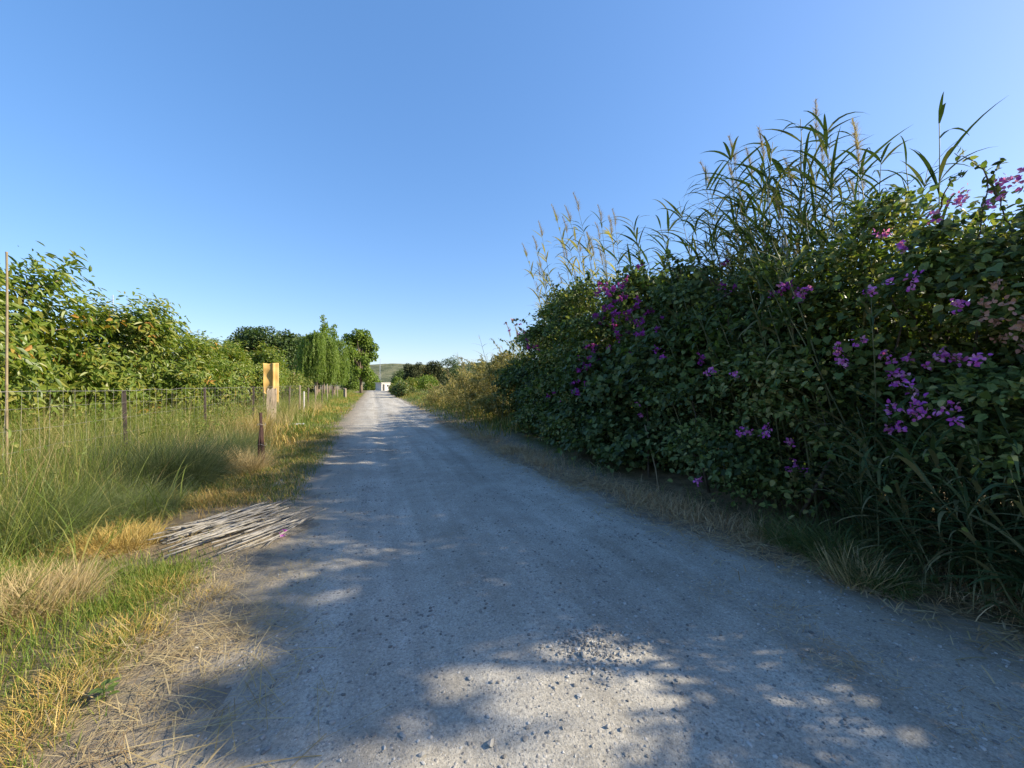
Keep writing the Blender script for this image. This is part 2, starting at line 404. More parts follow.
def hill(name, label, pts, depth, mat, seed, step=8):
    """ridge through the given (px, py, distance) points, falling away on both sides"""
    R_ = np.array([wp(px, py, d) for px, py, d in pts])
    t = np.linspace(0, len(R_) - 1, 110)
    ridge = np.stack([np.interp(t, np.arange(len(R_)), R_[:, k]) for k in range(3)], 1)
    q = np.linspace(-1, 1, 50)
    out = unit(ridge[:, :2])
    V = []
    for k in q:
        xy = ridge[:, :2] + out * k * depth
        fall = (1 - abs(k) ** 1.25)
        z = ridge[:, 2] * fall
        nz = fbm(xy[:, 0] / step, xy[:, 1] / step, seed, 5) - .5
        z = z + nz * ridge[:, 2] * .16 * np.sqrt(max(fall, 0)) - .5
        V.append(np.concatenate([xy, z[:, None]], 1))
    V = np.concatenate(V); nx = 110
    i, j = np.meshgrid(np.arange(49), np.arange(nx - 1), indexing='ij'); b = (i * nx + j).ravel()
    o = mesh(name, V, np.stack([b, b + 1, b + nx + 1, b + nx], -1), mat, None, True)
    return tag(o, label, kind='structure')
hill('hills', 'low dry olive-green hill far beyond the end of the track',
     [(180, 384, 700), (250, 374, 700), (330, 366, 680), (385, 363.5, 660), (420, 364.5, 650), (452, 368, 640), (520, 374, 640), (620, 378, 640), (760, 384, 640)], 260, M['hill_far'], 3, 40)
hill('hills', 'nearer wooded hill rising behind the right hand hedge',
     [(395, 383, 260), (425, 376, 250), (450, 366, 240), (480, 361, 235), (520, 360, 230), (580, 362, 230), (680, 368, 230), (820, 380, 230)], 110, M['hill_near'], 9, 22)

# ------------------------------------------------------------------ trees
def crown_mesh(name, cents, rads, n, L, W, tmpl, mat, parent, droop=.3, bias=2.4, R=rng):
    P, d = lobes_pts(n, cents, rads, bias, R)
    ax = d * .5 + R.normal(size=(n, 3)) * .7 + np.array([0, 0, -droop])
    up = d * .6 + np.array([0, 0, .8]) + R.normal(size=(n, 3)) * .45
    s = R.uniform(.65, 1.25, n)
    V, Fq = leaves(P, ax, up, L * s, W * s, tmpl)
    return mesh(name, V, Fq, mat, parent)

def orchard_tree(seed, h=4.0, rad=1.7):
    R = np.random.default_rng(seed)
    t = thing('orchard_tree', 'x', 'tree')
    wood = Acc(); ends = []
    p, rr = limb((0, 0, -.1), (R.normal(0, .1), R.normal(0, .1), .95), .11, .085, 5, .06, 0, R); wood.add(*tube(p, rr, 8))
    top = p[-1]
    for k in range(12):
        a = k * 2.4 + R.normal(0, .25); z = h * R.uniform(.3, .84); reach = rad * R.uniform(.7, 1.05) * math.sqrt(max(.08, 1 - ((z / h - .42) / .5) ** 2))
        if k == 0: reach = .3; z = h * .86
        e = np.array([math.cos(a) * reach, math.sin(a) * reach, z])
        p, rr = limb(top - (0, 0, R.uniform(0, .2)), e, .05, .018, 7, .12, .05, R); wood.add(*tube(p, rr, 6)); ends.append(e)
        for q in range(8 if k == 0 else 5):
            s0 = p[R.integers(2, 7)]
            e2 = s0 + unit(R.normal(size=3) + np.array([math.cos(a), math.sin(a), .25]) * .9) * R.uniform(.35, .65 if k == 0 else .85)
            e2[2] = max(e2[2], .5)
            p2, r2 = limb(s0, e2, .018, .008, 4, .1, 0, R); wood.add(*tube(p2, r2, 4)); ends.append(e2)
    wood.build('trunk', M['bark'], t, True)
    cents = np.array(ends)
    # rosettes of long drooping leaves at the twig ends and between them
    nr = 2700
    k = R.choice(len(cents), nr); dd = unit(R.normal(size=(nr, 3)))
    RP = cents[k] + dd * (R.random(nr) ** .45 * .62)[:, None]
    RP[:, 2] = np.maximum(RP[:, 2], .35)
    ctr = np.array([0, 0, h * .5]); outw = unit((RP - ctr) * np.array([1, 1, .8]))
    nl = 7
    P = np.repeat(RP, nl, 0); N = unit(np.repeat(outw, nl, 0) + np.array([0, 0, .5]))
    ang = np.tile(np.arange(nl) * 2.399, nr) + np.repeat(R.uniform(0, 6, nr), nl)
    e1 = unit(np.cross(N, np.array([.3, .2, 1.]))); e2 = np.cross(N, e1)
    ax = e1 * np.cos(ang)[:, None] + e2 * np.sin(ang)[:, None] + N * R.uniform(.0, .9, (len(P), 1)) + np.array([0, 0, -.35])
    s = R.uniform(.6, 1.2, len(P))
    ax = ax + R.normal(size=P.shape) * .25
    V, Fq = leaves(P + unit(ax) * .02 + R.normal(0, .085, P.shape), ax, N + R.normal(size=P.shape) * .3, .18 * s, .062 * s, LANCE)
    oc = RP[R.integers(nr)]; old = np.repeat((R.random(nr) < np.where(np.linalg.norm(RP - oc, axis=1) < .5, .35, .012)), nl)
    m_old = np.repeat(old, 2)
    mesh('crown', V, Fq[~m_old], M['orchard'], t)
    V2 = V.reshape(-1, 6, 3)[old].reshape(-1, 3)
    n2 = old.sum()
    c = mesh('withered_leaves', V2, ((np.arange(n2) * 6)[:, None, None] + LF[None]).reshape(-1, 4), M['orchard_old'], t)
    c['label'] = 'patches of yellow and orange old leaves'
    return t
ot = [orchard_tree(11, 4.15, 2.0), orchard_tree(12, 3.95, 2.05), orchard_tree(13, 4.0, 2.0)]
orch = [  # x, y, variant, rz, scale, label
    (-8.35, 10.9, 0, .3, 1.14, 'nearest and tallest orchard tree, long drooping leaves, behind the bamboo pole'),
    (-7.2, 8.0, 2, 2.1, .95, 'orchard tree at the near end of the row beside the tallest one'),
    (-7.2, 13.7, 1, 1.0, .98, 'orchard tree with orange old leaves next after the tallest one'),
    (-6.9, 17.3, 2, 3.3, .93, 'round orchard tree behind the second dark fence post'),
    (-6.8, 20.3, 0, 4.6, .89, 'orchard tree fourth along the front row behind the wire fence'),
    (-6.9, 23.5, 1, 5.2, .94, 'orchard tree next to last in the front row before the yellow sheet'),
    (-6.6, 27.0, 2, .9, .95, 'last orchard tree of the front row, just left of the yellow sheet')]
used = set()
for x, y, k, rz, sc, lab in orch:
    z = float(ground_z(x, y))
    if k not in used:
        used.add(k); o = ot[k]; o.location = (x, y, z); o.rotation_euler = (0, 0, rz); o.scale = (sc,) * 3; o['label'] = lab; o['group'] = 'orchard trees in the front row'
    else: dup(ot[k], (x, y, z), rz, sc, lab, 'orchard trees in the front row')
for i in range(9):
    y = 13.5 + i * 3.4; x = -11.2 + random.uniform(-.3, .3)
    dup(ot[i % 3], (x, y, float(ground_z(x, y))), i * 1.7, random.uniform(.72, .80), 'orchard tree standing in the back row behind the trees along the fence', 'orchard trees in the back row')
for i in range(7):
    y = 19 + i * 4.2; x = -15.2 + random.uniform(-.3, .3)
    dup(ot[(i + 1) % 3], (x, y, float(ground_z(x, y))), i * 2.7, random.uniform(.74, .84), 'orchard tree standing in the back row behind the trees along the fence', 'orchard trees in the back row')

def broad_tree(name, label, loc, h, w, seed, mat, n=9000, L=.34, W=.24, trunk=.3, base=.25, group=None, tmpl=OVATE, nl=22, lr=.24, cat='tree'):
    R = np.random.default_rng(seed)
    t = thing(name, label, cat, loc, 0, group)
    wood = Acc(); cents = []; rads = []
    p, rr = limb((0, 0, -.2), (R.normal(0, .02 * h), R.normal(0, .02 * h), h * .72), trunk, trunk * .3, 9, .05, 0, R); wood.add(*tube(p, rr, 8))
    for k in range(nl):
        a = R.uniform(0, 2 * PI); zz = R.uniform(base, .92)
        prof = math.sin(PI * min(max((zz - base + .12) / (1.12 - base), 0), 1)) ** .6
        rr_ = w * .5 * prof * R.uniform(.25, .85)
        e = np.array([math.cos(a) * rr_, math.sin(a) * rr_, zz * h])
        cents.append(e); rads.append(lr * w * R.uniform(.45, .85))
        s0 = p[min(8, max(2, int(zz * 8) - 1))]
        q, r2 = limb(s0, e, trunk * .3, trunk * .06, 5, .08, .03, R); wood.add(*tube(q, r2, 5))
    wood.build('trunk', M['bark'], t, True)
    crown_mesh('crown', np.array(cents), np.array(rads), n, L, W, tmpl, mat, t, .25, 2.6, R)
    return t
def gz(x, y): return float(ground_z(x, y)) if y < 130 else -.08
def at(px, d):
    p = wp(px, 384, d); return (p[0], p[1], gz(p[0], p[1]))
# tall dark trees behind the orchard
broad_tree('broadleaf_tree', 'tall dark green tree with wide crown directly above the yellow sheet', at(263, 62), 10.6, 9.5, 31, M['dark_tree'], 12000, .36, .26, .32, .2)
broad_tree('broadleaf_tree', 'dark green tree between the wide crowned tree and the weeping willow', at(294, 64), 10.0, 8, 32, M['dark_tree'], 9000, .36, .26, .3, .15)
broad_tree('broadleaf_tree', 'dark tree half hidden behind the last orchard tree', at(240, 66), 9.6, 8, 33, M['dark_tree'], 9000, .36, .26, .3, .15)
broad_tree('broadleaf_tree', 'dark shady tree behind the foot of the weeping willow', at(318, 68), 9.0, 8, 34, M['dark_tree'], 9000, .36, .26, .3, .08)
broad_tree('plane_tree', 'tall plane tree with visible grey trunk at the far end of the track', at(361, 76), 12.2, 7.8, 35, M['plane_tree'], 11000, .36, .3, .3, .22, nl=30, lr=.2)
broad_tree('broadleaf_tree', 'pale tree behind the trunk of the plane tree', at(352, 105), 7, 8, 36, M['plane_tree'], 5000, .4, .32, .25, .05)
broad_tree('broadleaf_tree', 'low pale green tree beside the white hut', at(370, 112), 4.4, 6, 37, M['willow'], 4000, .4, .3, .2, .02)
for px, d, hh, ww, lab in ((284, 34, 2.9, 3.6, 'rounded yellow-green bush behind the yellow sheet'), (297, 40, 2.6, 3.0, 'smaller yellow-green bush between yellow sheet and willow')):
    broad_tree('bush', lab, at(px, d), hh, ww, int(px), M['weed'], 5000, .16, .1, .08, .1, nl=16, lr=.28, cat='bush')

# weeping willow: a dome of hanging strands
def willow(loc, h, w, label, seed, ns=620):
    R = np.random.default_rng(seed)
    t = thing('weeping_willow', label, 'tree', loc)
    wood = Acc()
    p, rr = limb((0, 0, -.2), (.2, 0, h * .6), .24, .12, 7, .05, 0, R); wood.add(*tube(p, rr, 8))
    tops = []
    for k in range(14):
        a = k * 2.399; e = np.array([math.cos(a) * w * .33 * R.uniform(.4, 1), math.sin(a) * w * .33 * R.uniform(.4, 1), h * R.uniform(.55, .97)])
        q, r2 = limb(p[4], e, .09, .02, 6, .06, .1, R); wood.add(*tube(q, r2, 5)); tops.append(e)
    tops = np.array(tops)
    P = []; A = []
    for k in range(ns):
        o = tops[R.integers(len(tops))] + R.normal(0, .32, 3) * np.array([1, 1, .6])
        a = math.atan2(o[1], o[0]) + R.normal(0, .5); reach = R.uniform(.1, .9)
        ln = R.uniform(.2, .9) * (o[2] - .9)
        m = int(ln / .15); tt = np.linspace(0, 1, max(m, 3))
        q = o + np.stack([np.cos(a) * reach * np.sin(np.minimum(tt * 2, 1) * PI / 2), np.sin(a) * reach * np.sin(np.minimum(tt * 2, 1) * PI / 2),
                          .25 * np.sin(np.minimum(tt * 3, 1) * PI) - ln * np.maximum(tt - .12, 0)], 1)
        q += np.cumsum(R.normal(0, .012, q.shape), 0)
        P.append(np.repeat(q, 2, 0))
    P = np.concatenate(P); n = len(P)
    ax = np.array([0, 0, -1.]) + R.normal(size=(n, 3)) * .42
    V, Fq = leaves(P + R.normal(0, .03, (n, 3)), ax, R.normal(size=(n, 3)), .24 * R.uniform(.7, 1.3, n), .065, LANCE)
    wood.build('trunk', M['bark'], t, True)
    mesh('crown', V, Fq, M['willow'], t); return t
willow(at(316, 47), 7.7, 4.6, 'weeping willow with long hanging strands, the fuller one left of the spire', 41, 800)
willow(at(333, 50), 7.4, 4.2, 'bright weeping willow standing right beside the track edge', 42, 520)
# slender upright poplars poking out of the willows
for px, d, hh, lab in ((324, 54, 11.0, 'slender upright poplar spire, the tallest above the willows'), (333, 55, 10.0, 'shorter slender poplar spire beside the tallest one'), (328.5, 57, 9.6, 'thin poplar between the two other spires above the willows')):
    R = np.random.default_rng(int(px))
    t = thing('poplar_tree', lab, 'tree', at(px, d))
    a = Acc(); p, rr = limb((0, 0, -.1), (.1, 0, hh * .97), .12, .015, 9, .02, 0, R); a.add(*tube(p, rr, 6)); a.build('trunk', M['bark'], t, True)
    z = np.linspace(.25, .97, 16); cents = np.stack([R.normal(0, .12, 16), R.normal(0, .12, 16), z * hh], 1)
    crown_mesh('crown', cents, 1.0 * (1.06 - z) ** .5 * R.uniform(.7, 1.1, 16), 2600, .3, .14, OVATE, M['willow'], t, -.6, 2.2, R)

# trees, bushes and scrub right of the vanishing point
for px, d, hh, ww, lab, mat in ((414, 88, 6.4, 5.2, 'dark rounded conifer left of its twin beside the field', 'conifer'), (434, 84, 6.0, 5.0, 'dark rounded conifer right of its twin, nearest the dry thicket', 'conifer'),
                               (424, 120, 7.0, 5.0, 'brownish tree between the two dark conifers', 'dry_bush'), (402, 118, 5.6, 6.5, 'dark green tree behind the white hut', 'dark_tree'),
                               (449, 110, 8.6, 8.0, 'wide dark tree on the slope behind the twin conifers', 'dark_tree'), (397, 112, 3.4, 4.0, 'small bright green bush just right of the white hut', 'plane_tree')):
    broad_tree('conifer' if mat == 'conifer' else 'broadleaf_tree', lab, at(px, d), hh, ww, int(px) + 1, M[mat], 6500, .30, .2, .22, .06, nl=26, lr=.26)
for px, d, hh, ww, lab, mat in ((425, 62, 2.4, 4.5, 'bright green bush under the right dark conifer', 'plane_tree'), (411, 60, 2.0, 4.2, 'yellow-green bush at the field edge under the left conifer', 'weed'),
                               (404, 50, 1.5, 3.2, 'low scrubby bush at the right edge of the far track', 'grass_dark'), (398, 64, 1.4, 3.2, 'small dull bush farther along the right track edge', 'weed')):
    x, y, z = at(px, d)
    broad_tree('bush', lab, (x, y, z), hh, ww, int(px) + 5, M[mat], 4500, .2, .13, .07, .05, nl=18, lr=.28, cat='bush')
# wood on the near slope, reads as one mass
R = np.random.default_rng(77); C = []; Q = []
for k in range(170):
    px = R.uniform(396, 560); d = R.uniform(150, 232); f = (d - 140) / 95
    top = np.interp(px, [395, 425, 450, 480, 560], [383, 377, 367, 362, 361])
    p = wp(px, CY - (CY - top) * f ** .8 + 1.5, d); rr = R.uniform(1.5, 3.2)
    for q in range(5):
        C.append(p + R.normal(0, rr * .45, 3) + np.array([0, 0, -.3])); Q.append(rr * R.uniform(.4, .75))
o = crown_mesh('wood', np.array(C), np.array(Q), 34000, .7, .5, OVATE, M['dark_tree'], None, .2, 2.6, R)
tag(o, 'scattered dark trees covering the near hillside', kind='stuff')

# white hut, mast, distant pole
x, y, z = at(383, 104)
hut = thing('hut', 'small white flat-roofed hut at the far end of the track', 'hut', (x, y, z), .7)
a = Acc(); a.add(*box((0, 0, .95), (2.9, 2.2, 2.1))); a.build('wall', M['whiteplaster'], hut)
a = Acc(); a.add(*box((-.1, 0, 2.06), (3.2, 2.5, .14))); a.build('roof', M['roofing'], hut)
a = Acc(); a.add(*box((-.8, -1.103, .85), (.7, .03, 1.7))); a.build('door', M['dark_open'], hut)
a = Acc(); a.add(*box((.6, -1.103, 1.3), (.6, .03, .5))); a.build('window', M['dark_open'], hut)
x, y, z = at(380, 190)
t = thing('lattice_mast', 'thin pale mast standing beyond the white hut', 'mast', (x, y, z))
a = Acc()
for k in range(3): a.add(*tube([(math.cos(k * 2.1) * .5, math.sin(k * 2.1) * .5, 0), (math.cos(k * 2.1) * .12, math.sin(k * 2.1) * .12, 14.2)], .035, 5))
for k in range(14):
    s0 = .5 - .38 * k / 14; s1 = .5 - .38 * (k + 1) / 14
    for q in range(3):
        a.add(*tube([(math.cos(q * 2.1) * s0, math.sin(q * 2.1) * s0, k * 1.0), (math.cos((q + 1) * 2.1) * s1, math.sin((q + 1) * 2.1) * s1, k * 1.0 + 1.0)], .015, 4))
a.build('lattice', M['mast'], t)
x, y, z = at(113, 60)
t = thing('antenna_pole', 'thin antenna pole poking above the orchard trees', 'pole', (x, y, z))
a = Acc(); a.add(*tube([(0, 0, -.2), (0, 0, 15.1)], [.09, .05], 6)); a.build('pole', M['mast'], t)
a = Acc(); a.add(*tube([(-.28, 0, 14.8), (.28, 0, 14.8)], .03, 5)); a.build('crossbar', M['mast'], t)
a = Acc(); a.add(*tube([(-.2, 0, 14.4), (.2, 0, 14.4)], .03, 5)); a.build('crossbar', M['mast'], t)

# ------------------------------------------------------------------ fence and roadside objects on the left
FX = -3.9
def fx(y): return np.interp(y, [0, 22, 60], [FX, FX, -3.3])
fence = thing('wire_fence', 'old wire mesh fence on thin dark posts between orchard and track', 'fence', (FX, 8.5, gz(FX, 8.5)))
def loc(p): return np.asarray(p) - np.array(fence.location)
PY = [2.2, 5.4, onX(127, FX), onX(206, FX), onX(253, FX), 19.6, 22.6, 25.4, 28.2, 31.2, 34.5, 38, 42, 47]
for k, y in enumerate(PY):
    a = Acc(); x = float(fx(y)); z = gz(x, y); tl = random.uniform(-.03, .03)
    if k < 5:   # T-section steel post
        v, f_ = box((0, 0, .72), (.055, .009, 1.72)); v2, f2 = box((0, .024, .72), (.009, .038, 1.72))
        for vv, ff in ((v, f_), (v2, f2)):
            vv = vv.copy(); vv[:, 0] += tl * vv[:, 2]; a.add(loc(vv + np.array([x, y, z])), ff)
        a.build('post', M['steel'], fence)
    else:
        p, rr = limb((x, y, z - .2), (x + tl, y, z + random.uniform(1.4, 1.7)), .05, .042, 5, .02)
        a.add(loc(p) * 1.0 if False else tube(loc(p), rr, 7)[0], tube(p, rr, 7)[1]); a.build('post', M['oldwood'] if k % 2 else M['steel'], fence, True)
a = Acc(); ys = np.arange(2.2, 47.1, .6)
for hgt in (.12, .34, .58, .84, 1.10, 1.34, 1.54):
    pts = np.stack([fx(ys) + rng.normal(0, .008, len(ys)), ys, ground_z(fx(ys), ys) * .5 + hgt + rng.normal(0, .012, len(ys))], 1)
    a.add(*[q if i else loc(q) for i, q in enumerate(tube(pts, .0014 if hgt < 1.5 else .0030, 4, False))])
for y in np.arange(2.2, 26, .22):
    x = float(fx(y)); p = [(x, y, .1), (x + random.gauss(0, .01), y + random.gauss(0, .015), .8), (x, y + random.gauss(0, .01), 1.54)]
    v, f_ = tube(p, .0012, 4, False); a.add(loc(v), f_)
a.build('wire_mesh', M['wire'], fence)

# bamboo pole at the fence
y = onX(6, -4.05)
t = thing('bamboo_pole', 'tall thin bamboo pole standing at the fence in front of the tallest orchard tree', 'pole', (-4.05, y, gz(-4.05, y)))
a = Acc(); zz = np.sort(np.concatenate([q + np.linspace(-.2, 3.2, 12) for q in (-.012, 0, .012)])); pts = np.stack([.012 * np.sin(zz), .01 * np.cos(zz * 2), zz], 1); a.add(*tube(pts, np.linspace(.015, .010, 36) * np.tile([1, 1.25, 1], 12), 8)); a.build('cane', M['bamboo'], t, True)
# yellow sheet hung on two poles
y0 = onX(271, -4.25)
t = thing('yellow_sheet', 'faded yellow plastic sheet hung upright on poles behind the fence', 'tarp', (-4.25, y0, gz(-4.25, y0)), .1)
u = np.linspace(-.30, .30, 40); w_ = np.linspace(.85, 2.62, 26)
U, W_ = np.meshgrid(u, w_)
D = .05 * np.sin(U * 9) * (.4 + .6 * (2.7 - W_) / 2) + .045 * np.exp(-((U - .08) / .06) ** 2) + .015 * np.sin(W_ * 9 + U * 5)
top = W_ - .05 * np.exp(-((U + .1) / .2) ** 2) * (W_ > 2.3) * (W_ - 2.3) / .38
bot = np.where(U < .15, np.maximum(top, 1.3 + .08 * np.sin(U * 11)), top)
V = np.stack([U, -D, bot], -1).reshape(-1, 3); nx = 40
i, j = np.meshgrid(np.arange(25), np.arange(nx - 1), indexing='ij'); b = (i * nx + j).ravel()
o = mesh('sheet', V, np.stack([b, b + 1, b + nx + 1, b + nx], -1), M['yellow'], t, True)
sm = o.modifiers.new('thick', 'SOLIDIFY'); sm.thickness = .006
for sx in (-.28, .28):
    a = Acc(); a.add(*tube([(sx, .05, -.2), (sx, .05, 2.60)], .022, 7)); a.build('support_pole', M['oldwood'], t, True)
# grey weathered stump in front of it
def stump(px, X, h, r_, label, seed):
    R = np.random.default_rng(seed); y = onX(px, X)
    n = 14; zz = np.linspace(-.2, h, 9); ang = np.arange(n) * 2 * PI / n
    rad = r_ * (1 + .18 * R.normal(size=n)[None] + .06 * R.normal(size=(9, n))) * (1.15 - .2 * (zz[:, None] / h))
    zt = np.repeat(zz[:, None], n, 1); zt[-1] += R.uniform(-.10, .08, n)
    V = np.stack([rad * np.cos(ang), rad * np.sin(ang), zt], -1).reshape(-1, 3)
    i = np.arange(8)[:, None] * n; j = np.arange(n)[None]; j2 = (j + 1) % n
    Fq = np.stack([i + j, i + j2, i + n + j2, i + n + j], -1).reshape(-1, 4)
    V = np.concatenate([V, [[0, 0, h - .06]]]); jj = np.arange(n)
    cap = np.stack([8 * n + jj, 8 * n + (jj + 1) % n, np.full(n, 9 * n)], -1)
    o = mesh('wooden_post', V, [Fq, cap], M['oldwood'], None, False); o.location = (X, y, gz(X, y))
    return tag(o, label, 'post')
stump(271, -3.75, 1.5, .12, 'thick weathered grey wooden post in front of the yellow sheet', 3)
stump(345, -2.9, 1.2, .16, 'far grey wooden post by the track under the willow', 4)
# rusty steel post by the track
x, y = ground(262, 466)
t = thing('rusty_post', 'rusty dark brown steel post leaning beside the track', 'post', (x, y, gz(x, y)), .4)
t.rotation_euler = (.03, -.04, .4)
a = Acc()
for ang, l in ((0, .07), (PI / 2, .065)):
    ww = .012; zz = np.linspace(-.15, 1.08, 12); jag = rng.uniform(.72, 1.1, 12) * l * .8 * np.linspace(1.1, .75, 12)
    for k in range(11):
        v = []
        for zq, lq in ((zz[k], jag[k]), (zz[k + 1], jag[k + 1])):
            for uu in (0, lq):
                for tt in (-ww / 2, ww / 2):
                    v.append((uu * math.cos(ang) - tt * math.sin(ang), uu * math.sin(ang) + tt * math.cos(ang), zq))
        a.add(np.array(v), np.array([[0, 2, 6, 4], [1, 5, 7, 3], [2, 3, 7, 6], [0, 4, 5, 1], [4, 6, 7, 5], [0, 1, 3, 2]]))
a.build('angle_iron', M['rust'], t)
a = Acc(); a.add(*tube([(-.06, .05, -.2), (-.03, .02, .5), (.03, .01, 1.0)], [.022, .02, .015], 7)); a.build('stake', M['rust'], t, True)
for zq in (.45, .85):
    a = Acc(); ang = np.linspace(0, 2 * PI, 14); a.add(*tube(np.stack([.02 + .075 * np.cos(ang), .03 + .075 * np.sin(ang), zq + .02 * np.sin(ang * 2)], 1), .004, 4, False)); a.build('tie_wire', M['wire'], t)
# small white post, scrap of white sheet
y = onX(304, -3.7)
o = mesh('marker_post', *box((0, 0, .6), (.08, .07, 1.35)), M['whiteplaster']); o.location = (-3.7, y, gz(-3.7, y)); tag(o, 'short white square post among dark posts in the far fence', 'post')
bv = o.modifiers.new('b', 'BEVEL'); bv.width = .012
x, y = ground(293, 426)
u = np.linspace(-.5, .5, 26); U, W_ = np.meshgrid(u, u)
Z = .05 + .10 * (fbm(U * 5 + 3, W_ * 5, 61) - .4) + .03 * (fbm(U * 14, W_ * 14, 62) - .5)
V = np.stack([U * .7 + .1 * fbm(W_ * 3, U * 3, 63), W_ * .4, Z * .8], -1).reshape(-1, 3)
i, j = np.meshgrid(np.arange(25), np.arange(25), indexing='ij'); b = (i * 26 + j).ravel()
o = mesh('plastic_scrap', V, np.stack([b, b + 1, b + 27, b + 26], -1), M['plastic'], None, True); o.location = (x, y, gz(x, y) + .10)
tag(o, 'crumpled scrap of white plastic lying on the green verge', 'plastic sheet')
sm = o.modifiers.new('thick', 'SOLIDIFY'); sm.thickness = .004

# heap of pale cut canes beside the track
base_d = np.array([.60, .80, 0.]); perp = np.array([.80, -.60, 0.])
for k in range(82):
    s = random.uniform(-1, 1)
    cx, cy = np.array([-1.28, 5.2]) + perp[:2] * s * .70 + base_d[:2] * random.uniform(-.2, .2) - np.array([0.0, .05])
    az = math.atan2(.8, .6) + random.gauss(0, .11); L = random.uniform(.6, 1.4) * (1 - .25 * max(0, s))
    d = np.array([math.cos(az), math.sin(az), 0])
    tq = np.linspace(-.5, .5, 7)
    pts = d * tq[:, None] * L
    pts[:, 2] += rng.normal(0, .003, 7) + tq * random.gauss(0, .05); pts[:, :2] += np.outer(np.sin((tq + .5) * PI), rng.normal(0, .022, 2)) + rng.normal(0, .003, (7, 2))
    rr = random.choice((.0045, .006, .007, .009)) * random.uniform(.85, 1.15) * np.linspace(1.1, .8, 7)
    V, fs = tube(pts, rr, 7)
    o = mesh('dry_cane', V, fs, M['cane'], None, True)
    o.location = (cx, cy, gz(cx, cy) + .05 + random.uniform(-.045, .03))
    tag(o, 'pale bleached cut cane lying in the heap beside the track', 'cane', 'cut canes heaped beside the track')

# ------------------------------------------------------------------ the hedge on the right
ALL_LEAF = []     # (points, root) for hanging flowers on the real surface
def shrub(name, label, X, Y, rx, ry, h, seed, mat, n, L, W, tmpl, shoots=9, cat='shrub', group=None, zlo=.12, shoot_len=(.4, 1.0), nwood=99):
    R = np.random.default_rng(seed); z0 = gz(X, Y)
    t = thing(name, label, cat, (X, Y, z0), 0, group)
    cents = []; rads = []
    for k in range(30):
        zz = zlo + (h - .35 - zlo) * R.random() ** 1.15
        cents.append([R.uniform(-rx * .55, rx) * (1 - .25 * zz / h), R.uniform(-ry, ry), zz]); rads.append(R.uniform(.30, .55))
    for k in range(5):    # uneven top
        cents.append([R.uniform(-rx * .6, rx), R.uniform(-ry, ry), h - R.uniform(.25, .6)]); rads.append(R.uniform(.22, .42))
    cents = np.array(cents); rads = np.array(rads)
    nb = int(n * .6); P, d = lobes_pts(nb, cents, rads, 2.2, R)
    # flat drooping pads of leaves hung out over the track side, dark hollows between them
    npd = int(13 * ry / .75 * h / 3) + 4
    pc = np.stack([-rx * R.uniform(.5, 1.30, npd), R.uniform(-ry, ry, npd), zlo + .15 + (h - .3 - zlo) * R.random(npd)], 1)
    pc[:, 0] += .30 * (pc[:, 2] / h) ** 2
    pr_ = R.uniform(.16, .44, npd)
    k = R.choice(npd, n - nb, p=pr_ ** 2 / (pr_ ** 2).sum()); q = R.normal(size=(n - nb, 3)) * .5
    P2 = pc[k] + q * pr_[k][:, None] * np.array([1, 1.1, .42]); P2[:, 2] -= .35 * pr_[k] * (q[:, 0] ** 2 + q[:, 1] ** 2)
    d2 = unit(q * np.array([1, 1, .3]) + np.array([-.4, 0, .9]))
    P = np.concatenate([P, P2]); d = np.concatenate([d, d2])
    P[:, 2] = np.abs(P[:, 2] - .03) + .03
    ax = d * .5 + R.normal(size=(n, 3)) * .6 + np.array([-.15, 0, -.45])
    up = d * .7 + np.array([-.25, 0, .6]) + R.normal(size=(n, 3)) * .4
    s = R.uniform(.5, 1.35, n)
    acc = Acc(); acc.add(*leaves(P, ax, up, L * s, W * s, tmpl))
    wood = Acc()
    for k in range(0, min(len(cents), max(nwood, 1) * 2), 2):
        p, rr = limb((R.normal(0, .2), R.normal(0, .3), -.1), cents[k], .022, .006, 7, .2, .08, R); wood.add(*tube(p, rr, 5))
    for k in range(shoots):   # long arching shoots that break the outline
        c = pc[R.integers(npd)]; hi = R.random() < .45
        if hi: c = np.array([R.uniform(-rx, rx), R.uniform(-ry, ry), h - .35])
        az = R.uniform(PI * .5, PI * 1.5); ln = R.uniform(*shoot_len)
        tt = np.linspace(0, 1, 12)[:, None]
        p = c + ln * (np.array([math.cos(az), math.sin(az), 0]) * tt * R.uniform(.2, .8) + np.array([0, 0, 1]) * (tt * R.uniform(.7, 1.1) - R.uniform(.2, .9) * tt ** 2))
        p = p + np.cumsum(R.normal(0, .012, p.shape), 0)
        wood.add(*tube(p, np.linspace(.007, .002, 12), 4))
        m = int(26 * ln / .7); idx = R.uniform(2, 11, m); i0 = idx.astype(int)
        q = p[i0] + (p[np.minimum(i0 + 1, 11)] - p[i0]) * (idx - i0)[:, None]
        acc.add(*leaves(q, R.normal(size=(m, 3)) + np.array([0, 0, -.1]), R.normal(size=(m, 3)) * .5 + np.array([0, 0, 1.]), L * R.uniform(.5, 1, m), W * R.uniform(.5, 1, m), tmpl))
    wood.build('branches', M['twig'], t, True)
    acc.build('foliage', mat, t)
    ALL_LEAF.append((P + np.array([X, Y, z0]), t)); return t
BV, VN, FR = M['boug'], M['vine'], M['fresh']
